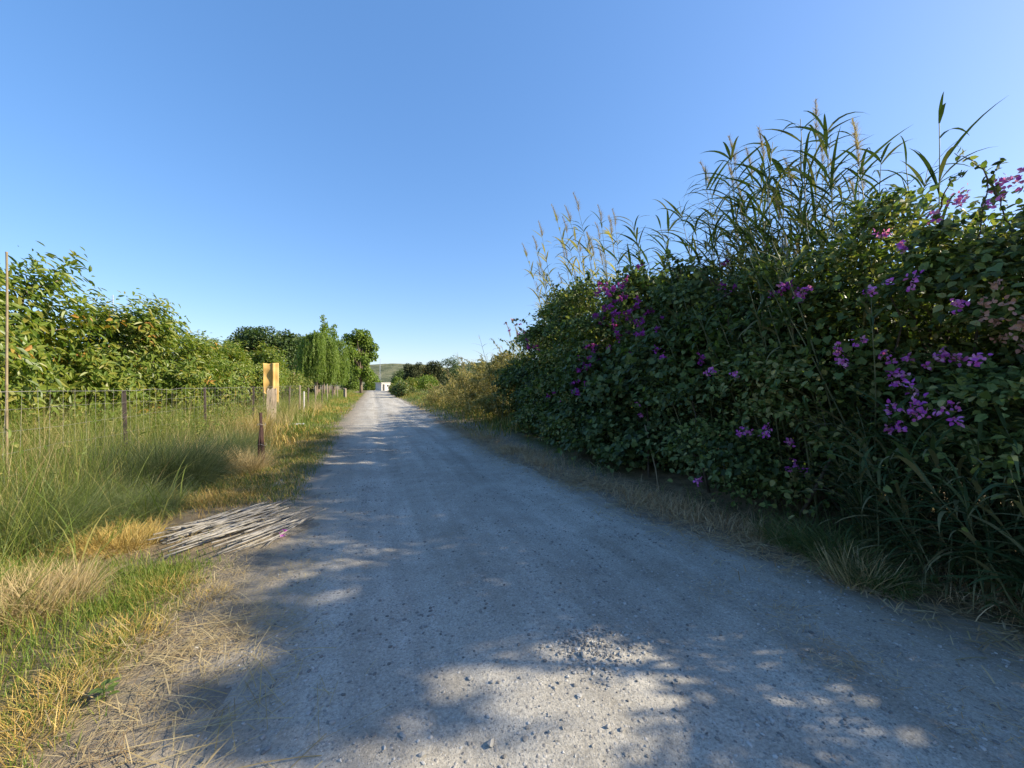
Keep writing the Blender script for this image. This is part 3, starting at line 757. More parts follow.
hedge = [
 ('bougainvillea', 'unseen low bougainvillea added at the near end of the hedge to shade the track', 5.4, .1, .8, .7, 2.15, BV, OVATE, .062, .042),  # out of view, height set for the shadow edge on the near track
 ('leafy_shrub', 'unseen low leafy shrub added behind the camera to shade the track', 5.3, -1.2, .8, .8, 1.9, VN, OVATE, .075, .055),  # out of view, added to shade the right of the near track
 ('bougainvillea', 'bougainvillea rising behind the young reeds with faded pink flowers beside it', 5.3, 1.55, .85, .6, 2.95, BV, OVATE, .062, .042),
 ('bougainvillea', 'bougainvillea with bright purple flowers on an arching spray above the young reeds', 5.2, 2.25, .9, .75, 3.25, BV, OVATE, .064, .044),
 ('bougainvillea', 'bougainvillea in front of the tall reed clump with two bright flower heads', 5.15, 3.3, .9, .75, 3.1, BV, OVATE, .064, .044),
 ('leafy_shrub', 'dark leafy shrub at the foot of the tall reeds, low violet flowers in it', 5.1, 4.4, .85, .8, 3.2, VN, OVATE, .075, .055),
 ('leafy_shrub', 'dense green shrub just left of the tall reed clump', 5.05, 5.6, .85, .85, 3.45, VN, HEART, .085, .08),
 ('leafy_shrub', 'broad leaved shrub in the middle of the hedge below the leaning reeds', 5.05, 6.9, .85, .9, 3.7, VN, HEART, .09, .085),
 ('bougainvillea', 'bougainvillea with a tall deep purple flower mass below the feathery reeds', 5.05, 8.4, .85, 1.0, 3.95, BV, OVATE, .08, .056),
 ('bougainvillea', 'bougainvillea with a purple drift half way up, right of the hedge end', 5.1, 10.1, .85, 1.0, 4.05, BV, OVATE, .085, .06),
 ('leafy_shrub', 'green shrub next to the far end of the hedge', 5.3, 11.6, .85, .9, 3.5, VN, OVATE, .095, .07),
 ('bougainvillea', 'reddish flowered bougainvillea at the far end of the tall hedge', 5.3, 13.1, .8, .85, 2.9, BV, OVATE, .09, .065)]
for k, (nm, lab, X, Y, rx, ry, h, mat, tm, L, W) in enumerate(hedge):
    shrub(nm, lab, X, Y, rx, ry, h, 100 + k, mat, int(17000 * (.063 / L) ** 1.1 * h / 3.3), L, W, tm, 18 if k > 1 else 3, zlo=.85 if k in (2, 3) else .12)
for k, (Y, h, X) in enumerate(((.6, 2.5, 6.9), (1.9, 2.9, 6.6), (3.6, 2.9, 6.6), (5.4, 3.1, 6.6), (7.3, 3.3, 6.6), (9.3, 3.5, 6.7), (11.4, 3.4, 6.8), (13.3, 2.9, 6.7))):
    shrub('leafy_shrub', 'dense shrub of the second row, filling the hedge from behind', X, Y, .8, 1.1, h, 180 + k, VN, 6500, .12, .10, OVATE, 0, group='second row shrubs behind the hedge', zlo=.1)
# lush climbers lying over the face
for k, (lab, X, Y, rx, ry, h, mat, n, L) in enumerate((
    ('heart leaved climber covering the lower hedge face left of the fallen stick', 4.45, 7.3, .25, 1.1, 2.2, VN, 3000, .10),
    ('heart leaved climber low on the hedge face near its far end', 4.55, 9.8, .25, 1.2, 2.2, VN, 3200, .11),
    ('pale fresh green climber hanging on the hedge below the tall reeds', 4.35, 4.3, .3, .6, 2.6, FR, 900, .075),
    ('bright green sprigs spilling over the hedge top left of the tall reeds', 4.55, 5.9, .3, .7, 3.5, FR, 800, .08),
    ('light green leafy trailers over the bougainvillea right of the tall reeds', 4.45, 2.6, .3, .7, 3.1, FR, 800, .065),
    ('bright green young shoots on the hedge top near its far end', 4.7, 8.3, .35, 1.0, 3.9, FR, 900, .09))):
    shrub('climbing_vine', lab, X, Y, rx, ry, h, 140 + k, mat, n, L, L * .95, HEART, 3, 'vine', zlo=.15 if k < 2 else 1.5, nwood=6 if k < 2 else 0)
# dry thicket beyond the hedge
for k, (lab, X, Y, rx, ry, h, n) in enumerate((
    ('dry yellowish thicket directly beyond the far end of the tall hedge', 5.2, 14.9, .9, 1.0, 2.7, 6500),
    ('dry straw coloured thicket second beyond the hedge end', 5.2, 17.2, 1.0, 1.1, 2.4, 6000),
    ('low dry thicket third beyond the hedge end', 5.2, 19.8, 1.0, 1.3, 2.1, 5000),
    ('low tangled scrub beside the sunlit part of the track', 5.2, 23.0, 1.0, 1.6, 1.8, 4500),
    ('farthest clump of dry scrub along the right side of the track', 4.8, 27.5, 1.0, 2.2, 1.5, 4500))):
    shrub('dry_thicket', lab, X, Y, rx, ry, h, 160 + k, M['dry_bush'], n, .12, .04, LANCE, 20, 'thicket', zlo=.1, shoot_len=(.6, 1.3))

R9 = np.random.default_rng(400)
t = thing('unseen_shade_tree', 'unseen slender tree added behind the near end of the hedge to shade the track', 'tree', (6.6, .15, gz(6.6, .15)))  # out of view, added so its crown throws a shade band on the track
a = Acc(); tops = []
p, rr = limb((0, 0, -.1), (-.1, 0, 3.6), .07, .04, 6, .05, 0, R9); a.add(*tube(p, rr, 7))
for k in range(9):
    e = np.array([R9.uniform(-.35, .35), R9.uniform(-.75, 1.0), R9.uniform(3.95, 4.2)]); q, r2 = limb(p[-1], e, .03, .01, 5, .1, 0, R9); a.add(*tube(q, r2, 5)); tops.append(e)
tops[8] = np.array([-.02, -.50, 3.55])  # low leaf cluster placed to shade the gap between two sun patches
a.build('trunk', M['bark'], t, True)
crown_mesh('crown', np.array(tops), np.append(R9.uniform(.25, .4, 8), .15), 1900, .10, .07, OVATE, M['vine'], t, .3, 2.4, R9)
# flower clusters, each hung on the shrub it grows from
LP = np.concatenate([p for p, t in ALL_LEAF]); LT = np.concatenate([np.full(len(p), i) for i, (p, t) in enumerate(ALL_LEAF)])
cam = np.array([0, 0, H])
def flower(px, py, spread, n, mat, size=.036, label=None):
    ray = unit(wp(px, py, 1.0) - cam)
    v = LP - cam; tt = v @ ray; perp_ = np.linalg.norm(v - tt[:, None] * ray, axis=1)
    ok = (perp_ < .09) & (tt > 1.5)
    if not ok.any(): ok = (perp_ < .4) & (tt > 1.5)
    k = np.where(ok)[0]
    if not len(k): return
    k = k[np.argsort(tt[k])][min(2, len(k) - 1)]
    root = ALL_LEAF[LT[k]][1]; d = tt[k] - .04
    c = cam + ray * d; s = spread * d / F
    R = np.random.default_rng(int(px * 7 + py))
    m = max(2, int(n / (9 if mat is BD else 14))); hubs = c + R.normal(0, 1, (m, 3)) * s * np.array([.5, .8, .55])
    for hb in hubs:
        q = R.integers(9, 17)
        P = hb + R.normal(0, .019, (q, 3))
        ax = R.normal(size=P.shape); V, Fq = leaves(P, ax, R.normal(size=P.shape) + np.array([-.6, 0, .4]), size * R.uniform(.7, 1.2, len(P)), size * .8, OVATE)
        mesh('flower_cluster', V - np.array(root.location), Fq, mat, root)
B, BD, BP = M['bract'], M['bract_deep'], M['bract_pink']
for a in [(797, 291, 13, 120, B), (782, 288, 7, 45, BD), (851, 349, 10, 60, B), (836, 370, 7, 36, B), (905, 352, 8, 45, B), (896, 374, 8, 45, B), (926, 355, 7, 36, B), (917, 362, 5, 18, B),
          (903, 391, 6, 27, B), (922, 396, 6, 27, B), (906, 416, 9, 54, B), (938, 404, 6, 30, B), (945, 419, 6, 27, B), (893, 422, 6, 27, B), (925, 412, 5, 18, B), (968, 357, 5, 20, B), (978, 363, 4, 14, B),
          (741, 433, 7, 45, B), (763, 431, 5, 18, B), (787, 443, 5, 20, B), (804, 468, 9, 60, B), (640, 410, 6, 36, B), (697, 478, 6, 25, B), (735, 376, 5, 18, B), (714, 372, 5, 14, B),
          (618, 300, 20, 260, BD), (604, 318, 14, 130, BD), (640, 318, 12, 90, BD), (592, 352, 14, 90, BD), (578, 376, 12, 90, BD), (584, 366, 8, 60, BD), (628, 340, 9, 45, BD), (648, 332, 8, 40, BD), (556, 400, 9, 40, BD),
          (511, 324, 7, 45, BP), (519, 332, 8, 60, BD), (533, 345, 9, 60, BD), (724, 290, 8, 36, BD), (730, 262, 7, 27, BD), (962, 200, 9, 60, B), (985, 195, 8, 50, B), (1008, 190, 8, 60, B), (945, 210, 6, 27, B),
          (890, 283, 5, 18, B), (912, 283, 5, 18, B), (893, 245, 5, 18, B), (881, 233, 4, 14, B), (954, 304, 4, 14, B), (1004, 318, 14, 90, BP), (1010, 346, 9, 45, BP), (1015, 330, 9, 45, BP), (700, 355, 6, 20, BD), (658, 350, 6, 25, BD)]:
    flower(*a, size=.034 if a[0] > 690 else .05)

# ------------------------------------------------------------------ reeds
def reed(seed, h, nleaf, plume, leafL=(.45, .75), leafW=.042, mat='reed', name='giant_reed', z0=.35, lean=.10, sr=1.0):
    R = np.random.default_rng(seed)
    t = thing(name, 'x', 'reed')
    zz = np.linspace(0, 1, 14); a = R.uniform(1.6, 4.0)
    pts = np.stack([math.cos(a) * lean * h * zz ** 2, math.sin(a) * lean * h * zz ** 2, zz * h - .1], 1) + np.cumsum(R.normal(0, .004, (14, 3)), 0)
    ac = Acc(); ac.add(*tube(pts, np.linspace(.013, .0035, 14) * sr, 6)); ac.build('stem', M['reed_stem'], t, True)
    f = np.sort(R.uniform(z0, 1, nleaf)); P = np.stack([np.interp(f, zz, pts[:, k]) for k in range(3)], 1)
    az = np.where(np.arange(nleaf) % 3 < 2, 2.8, 5.9) + R.normal(0, .75, nleaf)
    ln = R.uniform(*leafL, nleaf) * (1 - .3 * np.maximum(f - .8, 0) / .2)
    V, Fq = blades(P, ln, leafW * R.uniform(.6, 1.15, nleaf), az, R.uniform(.3, 1.0, nleaf), R.uniform(1.3, 2.6, nleaf), 7, 'leaf', .5, R, 1.3)
    mesh('leaves', V, Fq, M[mat], t)
    if plume:
        n = 150; q = R.random(n); P = pts[-1] + np.array([0, 0, 1.]) * (q * .45)[:, None] + np.array([math.cos(a), math.sin(a), 0]) * (q ** 2 * .12)[:, None]
        V, Fq = blades(P, R.uniform(.06, .17, n) * (1.1 - q * .7), .006, R.uniform(0, 6.3, n), R.uniform(.2, .7, n), R.uniform(.5, 1.3, n), 3, 'grass', .8, R)
        pm = Acc(); pm.add(V, Fq); pm.add(*tube([pts[-1], pts[-1] + np.array([math.cos(a) * .1, math.sin(a) * .1, .45])], .003, 4)); pm.build('plume', M['plume'], t)
    return t
def spread(protos, spots, label, group):
    seen = set()
    for k, (x, y, sc, tl) in enumerate(spots):
        i = k % len(protos); o = protos[i]; l = (x, y, gz(x, y)); rz = random.uniform(-.7, .7)
        if i not in seen:
            seen.add(i); o.location = l; o.rotation_euler = (tl[0], tl[1], rz); o.scale = (sc,) * 3; o['label'] = label; o['group'] = group
        else: dup(o, l, rz, sc, label, group, tl)
def tl(m=.06, bx=0, by=0): return (random.gauss(bx, m), random.gauss(by, m))
# main tall clump
pr = [reed(200 + k, 4.9, 34, k % 4 == 0, (.5, .95), .045, lean=.09, z0=.3) for k in range(8)]
sp = []
for k in range(115):
    px = random.choice((random.triangular(722, 890, 765), random.uniform(720, 915))); X = random.uniform(5.1, 6.2); sp.append((X, onX(px, X), random.uniform(.54, .96) * (1.10 - .20 * (px - 715) / 190), tl(.06)))
spread(pr, sp, 'tall green giant reed in the dense clump rising highest above the hedge', 'giant reeds in the tall clump')
pr = [reed(230 + k, 4.6, 20, k == 0, (.5, .85), .042, z0=.4) for k in range(2)]
spread(pr, [(5.0, onX(880, 5.0), .92, (0, 0)), (5.2, onX(942, 5.2), .86, (0, .02)), (5.3, onX(905, 5.3), .82, tl(.03))], 'large single broad leaved reed standing clear against the sky right of the clump', 'broad leaved reeds against the sky')
# leaning reeds left of it
pr = [reed(240 + k, 4.6, 26, False, (.5, .9), .05, lean=.12) for k in range(3)]
sp = []
for k in range(15):
    px = random.uniform(645, 712); X = random.uniform(5.2, 6.0); sp.append((X, onX(px, X), random.uniform(.88, 1.06), tl(.07)))
spread(pr, sp, 'reed in the small leaning group just left of the tall clump', 'leaning reeds left of the tall clump')
# reeds pushing through the face of the hedge
pr = [reed(280 + k, 2.9, 16, False, (.45, .8), .04, lean=.14, z0=.3) for k in range(3)]
sp = []
for k in range(26):
    px = random.uniform(700, 890); X = random.uniform(4.5, 4.9); sp.append((X, onX(px, X), random.uniform(.75, 1.1), tl(.1, 0, -.05)))
spread(pr, sp, 'shorter reed pushing out through the face of the hedge below the tall clump', 'reeds in the hedge face')
# feathery reeds near the far end
pr = [reed(250 + k, 5.6, 22, True, (.45, .8), .05, 'dry_reed' if k % 2 else 'reed') for k in range(4)]
sp = []
for k in range(34):
    px = random.uniform(550, 632); X = random.uniform(5.2, 6.4); sp.append((X, onX(px, X), random.uniform(.76, 1.06), tl(.06)))
spread(pr, sp, 'slender feathery tipped reed in the pale group above the far half of the hedge', 'feathery reeds over the far hedge')
# dry canes in the thicket
pr = [reed(260 + k, 2.7, 14, k == 1, (.3, .6), .03, 'dry_reed', 'dry_reed', z0=.2) for k in range(4)]
sp = []
for k in range(80):
    Y = random.uniform(13.4, 25); X = random.uniform(4.3, 6.2); sp.append((X, Y, random.uniform(.7, 1.2) * np.interp(Y, [13.8, 24], [1.15, .75]), tl(.12)))
spread(pr, sp, 'dry straw coloured reed standing in the thicket beyond the hedge', 'dry reeds beyond the hedge')
# young reeds low in the right foreground
pr = [reed(270 + k, 1.35, 20, False, (.4, .75), .032, 'reed', 'young_reed', z0=.05, lean=.2, sr=.55) for k in range(5)]
sp = []
for k in range(64):
    px = random.uniform(862, 1085); X = random.uniform(4.05, 4.7); sp.append((X, onX(px, X), random.uniform(.7, 1.1), tl(.14, 0, -.06)))
spread(pr, sp, 'low young green reed arching over the verge at the near end of the hedge', 'young reeds at the near end of the hedge')
# dead stalks hanging in the hedge
for k, (px, py, px2, py2, X, lab) in enumerate(((785, 235, 793, 345, 4.55, 'pale dead cane hanging upright in front of the tall reeds'), (645, 425, 662, 505, 4.1, 'thin pale stick leaning on the lower hedge face'), (590, 462, 618, 488, 3.9, 'bent dry stick lying against the foot of the hedge'))):
    def onp(px, py, X):
        rx = (px - CX) / F; d = X / (c_ * rx + s_); return wp(px, py, d)
    p0 = onp(px, py, X + .15 if k else X); p1 = onp(px2, py2, X - .1 if k else X)
    p, rr = limb(p0, p1, .012, .009, 8, .05); o = mesh('dead_stalk', tube(p - p[-1], rr, 6)[0], tube(p, rr, 6)[1], M['bamboo'], None, True); o.location = p[-1]; tag(o, lab, 'stick')

# ------------------------------------------------------------------ grasses and litter
def scat(n, x0, x1, y0, y1, dens=None, R=rng):
    x = R.uniform(x0, x1, n); y = R.uniform(y0, y1, n)
    if dens is not None:
        k = R.random(n) < np.clip(dens(x, y), 0, 1); x, y = x[k], y[k]
    return np.stack([x, y, ground_z(x, y)], 1)
def patch(x, y, s, seed, lo=.45, hi=.58): return sstep(lo, hi, fbm(x * s, y * s, seed))
R = rng
def grass(name, label, P, h, w, mat, a1=(.3, 1.2), nseg=3, a0=(0, .3), sink=.02, az=None):
    n = len(P); P = P - np.array([0, 0, sink])
    V, Fq = blades(P, h(P) * R.uniform(.5, 1.2, n), w * R.uniform(.6, 1.3, n), R.uniform(0, 2 * PI, n) if az is None else az(n), R.uniform(*a0, n), R.uniform(*a1, n), nseg, 'grass', .6)
    return tag(mesh(name, V, Fq, mat), label, kind='stuff')
lf = lambda k: (lambda P: np.full(len(P), k))
# short lit verge, left
out_l = lambda x, y: sstep(.45, 1.0, edge_l(y) - x)
gz_near = lambda x, y: out_l(x, y) * (.2 + .8 * patch(x, y, .9, 71, .40, .52)) * (1 - .85 * ((np.abs(x + 1.35) < 1.1) & (np.abs(y - 5.25) < .95)))
P = scat(120000, -4.2, -.9, .6, 4.6, gz_near)
grass('grass', 'short bright green grass on the near verge', P, lambda P: .07 + .20 * sstep(-1.1, -3.2, P[:, 0]), .0050, M['grass_lush'])
P = scat(62000, -4.5, -.9, .6, 7, lambda x, y: out_l(x, y) * (.1 + .9 * patch(x, y, 1.1, 73, .5, .6)) * (1 - .8 * ((np.abs(x + 1.35) < 1.1) & (np.abs(y - 5.25) < .95))))
grass('dry_grass', 'golden dry grass in patches on the verge', P, lambda P: .10 + .20 * sstep(-1.2, -3.4, P[:, 0]), .0045, M['straw_gold'], (.6, 1.6))
P = scat(26000, -4.2, -1.0, 4.4, 24, lambda x, y: out_l(x, y) * (.35 + .65 * patch(x, y, .7, 75)) * (1 - .95 * ((np.abs(x + 1.35) < 1.1) & (np.abs(y - 5.25) < .95))))
grass('grass', 'green grass along the track edge by the fence', P, lambda P: .12 + .22 * sstep(-1.6, -3.2, P[:, 0]), .008, M['grass'])
P = scat(16000, -4.0, -.9, 14, 75, lambda x, y: out_l(x, y))
grass('grass', 'sunlit grass strip along the far track', P, lambda P: .14 + .3 * sstep(-1.6, -3.4, P[:, 0]), .03, M['grass_lush'])
P = scat(12000, -3.6, -.8, 10, 75, lambda x, y: out_l(x, y) * patch(x, y, .6, 77))
grass('dry_grass', 'dry grass along the far left track edge', P, lambda P: .12 + .3 * sstep(-1.2, -3.2, P[:, 0]), .025, M['straw_gold'], (.4, 1.4))
# tall growth along and behind the fence
P = scat(70000, -8.5, -2.6, 2.0, 13, lambda x, y: sstep(-2.5, -3.5, x) * (.3 + .7 * patch(x, y, .8, 79)))
grass('tall_grass', 'tall pale green grass growing through the fence', P, lambda P: .35 + .8 * fbm(P[:, 0], P[:, 1], 80) + .55 * sstep(-2.9, -4.3, P[:, 0]), .0052, M['weed'], (.2, 2.2), 5, (0, .45))
P = scat(13000, -8, -2.7, 2.0, 11, lambda x, y: sstep(-2.6, -3.3, x) * patch(x, y, .9, 83))
grass('tall_grass', 'tall straw coloured stalks among the fence grass', P, lambda P: .5 + .6 * fbm(P[:, 0], P[:, 1], 84) + .5 * sstep(-2.9, -4.3, P[:, 0]), .0036, M['straw'], (.1, 1.8), 5, (0, .55))
P = scat(42000, -22, -3.2, 11, 50, lambda x, y: sstep(-3.0, -3.8, x))
grass('tall_grass', 'overgrown grass beneath the orchard trees', P, lambda P: .5 + .7 * fbm(P[:, 0] * .7, P[:, 1] * .7, 86), .018, M['weed'], (.3, 1.4), 3, (0, .3))
P = scat(6000, -4.1, -2.4, 8.5, 30, lambda x, y: sstep(-2.4, -3.1, x) * patch(x, y, .9, 88, .42, .52))
grass('dry_grass', 'tall dry stalks around the fence posts', P, lambda P: .5 + .6 * fbm(P[:, 0] * 2, P[:, 1] * 2, 89), .010, M['straw'], (.1, .8), 4, (0, .25))
P = scat(9000, -3.0, -.8, 5.8, 14, lambda x, y: sstep(.2, .6, edge_l(y) - x) * (1 - .9 * ((np.abs(x + 1.35) < .9) & (np.abs(y - 5.25) < .9))))
grass('dry_grass', 'mown golden grass between the canes and the rusty post', P, lf(.13), .007, M['straw_gold'], (.6, 1.9), 4)
P = scat(26000, -3.2, -.8, 5.6, 16, lambda x, y: sstep(.15, .5, edge_l(y) - x) * (.3 + .7 * patch(x, y, 1.2, 115)) * (1 - .9 * ((np.abs(x + 1.35) < .9) & (np.abs(y - 5.25) < .9))))
grass('grass', 'short green grass between the canes and the fence', P, lf(.13), .007, M['grass'], (.4, 1.6), 3)
P = scat(1500, -5.2, -2.3, 2.2, 6.5, lambda x, y: .3 + .7 * patch(x, y, .9, 117))
grass('tall_grass', 'coarse bent blades among the finer grass on the left', P, lf(.95), .011, M['weed'], (.8, 2.4), 6, (0, .6))
P = scat(9000, -4.6, -3.4, 2.4, 22, lambda x, y: (.25 + .75 * patch(x, y, 1.1, 119)))
grass('tall_grass', 'pale tall weeds climbing up the wire fence', P, lambda P: 1.0 + .8 * fbm(P[:, 0] * 2, P[:, 1] * 2, 120), .0055, M['weed'], (.1, 1.3), 5, (0, .25))
P = scat(2200, -4.5, -3.3, 2.4, 24, lambda x, y: (.25 + .75 * patch(x, y, 1.3, 122)))
grass('tall_grass', 'bleached dry stalks caught in the wire fence', P, lambda P: .9 + .8 * fbm(P[:, 0] * 2, P[:, 1] * 2, 123), .005, M['straw'], (.1, 1.1), 5, (0, .3))
# leafy weeds behind the fence
P = scat(34000, -9, -3.0, 2.6, 16, lambda x, y: (.15 + .85 * patch(x, y, .8, 91)) * sstep(-2.9, -4.0, x)); n = len(P)
P = P + np.stack([R.normal(0, .08, n), R.normal(0, .08, n), R.uniform(.1, 1.25, n) * (.5 + .8 * fbm(P[:, 0], P[:, 1], 92))], 1)
V, Fq = leaves(P, R.normal(size=(n, 3)) + np.array([.3, 0, -.1]), R.normal(size=(n, 3)) * .5 + np.array([0.2, 0, 1]), R.uniform(.035, .10, n), R.uniform(.018, .045, n), OVATE)
tag(mesh('weeds', V, Fq, M['weed']), 'leafy green weeds behind the wire fence', kind='stuff')
# wispy blue-green tussocks
def tussock(label, x, y, rad, h, n, mat='wispy', w=.0036, seed=0, group=None, a1=(.5, 1.9)):
    Rr = np.random.default_rng(seed)
    q = Rr.random(n) ** .6 * rad; a = Rr.uniform(0, 2 * PI, n)
    P = np.stack([np.cos(a) * q, np.sin(a) * q, np.full(n, -.03)], 1)
    V, Fq = blades(P, h * Rr.uniform(.45, 1.1, n), w * Rr.uniform(.6, 1.3, n), a + Rr.normal(0, 1.3, n), Rr.uniform(0, .45, n) + .35 * q / rad, Rr.uniform(*a1, n), 5, 'grass', .8, Rr)
    o = mesh('grass_tussock', V, Fq, M[mat]); o.location = (x, y, gz(x, y))
    return tag(o, label, 'grass tuft', group)
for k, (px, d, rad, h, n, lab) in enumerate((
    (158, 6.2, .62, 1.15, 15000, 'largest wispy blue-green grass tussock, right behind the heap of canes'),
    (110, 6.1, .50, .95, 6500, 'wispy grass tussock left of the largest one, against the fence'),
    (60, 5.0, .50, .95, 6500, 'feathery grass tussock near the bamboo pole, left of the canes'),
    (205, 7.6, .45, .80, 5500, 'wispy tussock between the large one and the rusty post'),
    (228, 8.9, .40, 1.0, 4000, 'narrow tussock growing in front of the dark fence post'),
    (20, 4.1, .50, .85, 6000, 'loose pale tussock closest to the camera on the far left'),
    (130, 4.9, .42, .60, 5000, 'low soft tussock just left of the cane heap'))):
    p = wp(px, 384, d); tussock(lab, p[0], p[1], rad, h, n, 'wispy_shaded' if k in (0, 3) else 'wispy', .0032 + .0002 * d, 300 + k, None, (.6, 2.6))  # two tussocks take the blade colour with shade painted in
for k, (px, py, rad, h, n, lab) in enumerate(((215, 468, .35, .5, 2600, 'golden dry tuft left of the rusty post'), (245, 470, .3, .6, 2200, 'pale dry tuft at the foot of the rusty post'), (252, 440, .3, 1.1, 1800, 'column of dry stalks behind the rusty post'), (20, 610, .35, .35, 3200, 'bleached straw mound at the left edge of the near verge'), (120, 545, .3, .3, 2400, 'orange-brown dry tuft at the left end of the canes'))):
    x, y = ground(px, py); tussock(lab, x, y, rad, h, n, 'straw' if k % 2 else 'straw_gold', .005, 330 + k, None, (.4, 2.0))
for k, (px, py, rad, h, n, lab) in enumerate(((128, 640, .20, .17, 550, 'golden dry clump in the middle of the near green verge'), (62, 692, .18, .18, 500, 'golden dry clump near the bottom of the near verge'), (165, 592, .2, .15, 600, 'low golden dry clump just in front of the cane heap'), (22, 740, .16, .16, 400, 'golden dry clump at the bottom edge of the verge'), (205, 600, .16, .12, 350, 'thin brown tuft at the track edge in front of the canes'))):
    x, y = ground(px, py); tussock(lab, x, y, rad, h, n, 'straw_gold', .0042, 370 + k, None, (.6, 2.2))
# loose straw on the verge and the track edge, lying flat
def litter(name, label, P, ln, w, mat, z=.006):
    n = len(P)
    V, Fq = blades(P + np.array([0, 0, z]) + np.stack([np.zeros(n), np.zeros(n), R.uniform(0, .03, n)], 1), ln * R.uniform(.3, 1.3, n), w * R.uniform(.6, 1.4, n), R.uniform(0, 2 * PI, n), R.uniform(1.35, 1.6, n), R.uniform(1.5, 1.75, n), 3, 'flat', .3)
    return tag(mesh(name, V, Fq, mat), label, kind='stuff')
def zmax(P):
    P = P.copy(); P[:, 2] = np.maximum(P[:, 2], road_z(P[:, 0], P[:, 1])); return P
P = zmax(scat(30000, -2.2, .1, .6, 6.5, lambda x, y: np.exp(-((x - edge_l(y) + .25) / .38) ** 2) * (.2 + .8 * patch(x, y, 1.3, 95, .42, .6))))
litter('straw', 'loose straw scattered along the left track edge', P, .13, .0024, M['straw'])
P = zmax(scat(500, -1.5, -.2, .8, 3.2, lambda x, y: np.exp(-((x - edge_l(y) + .15) / .35) ** 2)))
litter('straw', 'long dry stalks lying on the near left edge', P, .34, .004, M['straw'])
P = scat(7000, -4.5, -1.0, .6, 7, lambda x, y: patch(x, y, 1.0, 97, .45, .6))
litter('straw', 'flattened straw among the verge grass', P, .16, .003, M['straw'], .05)
P = zmax(scat(80000, 2.0, 4.9, .4, 18, lambda x, y: np.exp(-((x - edge_r(y) - .5) / .42) ** 2) * (.3 + .7 * patch(x, y, 1.2, 99, .4, .58))))
litter('litter', 'brown dry litter along the foot of the hedge', P, .16, .0065, M['straw_brown'], .02)
P = zmax(scat(26000, 1.2, 4.8, .6, 16, lambda x, y: np.exp(-((x - edge_r(y) - .3) / .4) ** 2) * patch(x, y, 1.6, 101, .40, .58)))
litter('straw', 'pale straw strewn over the right track edge', P, .18, .0055, M['straw'])
P = zmax(scat(2500, -.5, 3.4, .8, 9, lambda x, y: patch(x, y, .9, 103, .56, .68) * .5))
litter('straw', 'few bits of straw on the gravel', P, .06, .003, M['straw'])
out_r = lambda x, y: np.exp(-((x - edge_r(y) - .6) / .3) ** 2)
P = scat(48000, 2.6, 5.0, .6, 13, lambda x, y: out_r(x, y) * (.15 + .85 * patch(x, y, .8, 105, .46, .6)))
grass('dry_grass', 'tangled brown grass below the hedge', P, lf(.26), .0065, M['straw_brown'], (1.0, 2.5), 4)
P = scat(9000, 3.2, 5.0, .6, 9, lambda x, y: np.exp(-((x - edge_r(y) - .95) / .25) ** 2) * (.15 + .85 * sstep(4.5, 2.8, y)) * (.3 + .7 * patch(x, y, .7, 107, .4, .55)))
grass('grass', 'dark green grass below the hedge', P, lf(.34), .008, M['grass_dark'], (.7, 1.9), 4)
for k, (px, py, rad, h, n, lab) in enumerate(((838, 560, .26, .5, 900, 'dark green grass tuft on the right verge beside the young reeds'), (790, 545, .2, .4, 600, 'smaller green grass tuft farther along the right verge'), (880, 585, .2, .36, 600, 'short tuft with pale dry blades at the right track edge'))):
    x, y = ground(px, py); tussock(lab, x, y, rad, h, n, 'grass_dark', .009, 350 + k, None, (.9, 2.4))
x, y = ground(858, 582); tussock('small tuft of bleached seed heads at the edge of the right verge', x, y, .16, .34, 260, 'straw', .010, 360, None, (.3, 1.4))
Q = []
for px, py, m, sd in ((845, 660, 190, .14), (790, 615, 110, .13), (720, 590, 70, .14), (1010, 735, 120, .16), (700, 545, 90, .16)):
    gx, gy = ground(px, py); Q.append(np.stack([R.normal(gx, sd, m), R.normal(gy, sd * .8, m)], 1))
Q = np.concatenate(Q); P = np.concatenate([Q, road_z(Q[:, 0], Q[:, 1])[:, None]], 1)
litter('litter', 'wisps of brown straw lying on the right half of the track', P, .07, .003, M['straw_brown'], .003)
# right verge beyond the hedge
P = scat(16000, 2.6, 7, 11, 75, lambda x, y: sstep(.25, .7, x - edge_r(y)))
grass('grass', 'mixed green and tan weeds along the far right edge', P, lambda P: .2 + .35 * sstep(3, 4.5, P[:, 0]), .022, M['grass'], (.3, 1.4))
P = scat(9000, 2.5, 7, 11, 75, lambda x, y: sstep(.15, .6, x - edge_r(y)) * patch(x, y, .5, 111))
grass('dry_grass', 'dry grass along the far right edge', P, lambda P: .2 + .4 * sstep(3, 4.5, P[:, 0]), .02, M['straw_gold'], (.3, 1.4))
P = scat(16000, 5, 45, 26, 85)
grass('field_grass', 'pale green field right of the far track', P, lf(.8), .06, M['wispy'], (.2, 1.0))
P = scat(14000, -40, -3.6, 45, 110)
grass('field_grass', 'rough grass under the far trees', P, lf(.6), .06, M['weed'], (.2, 1.0))

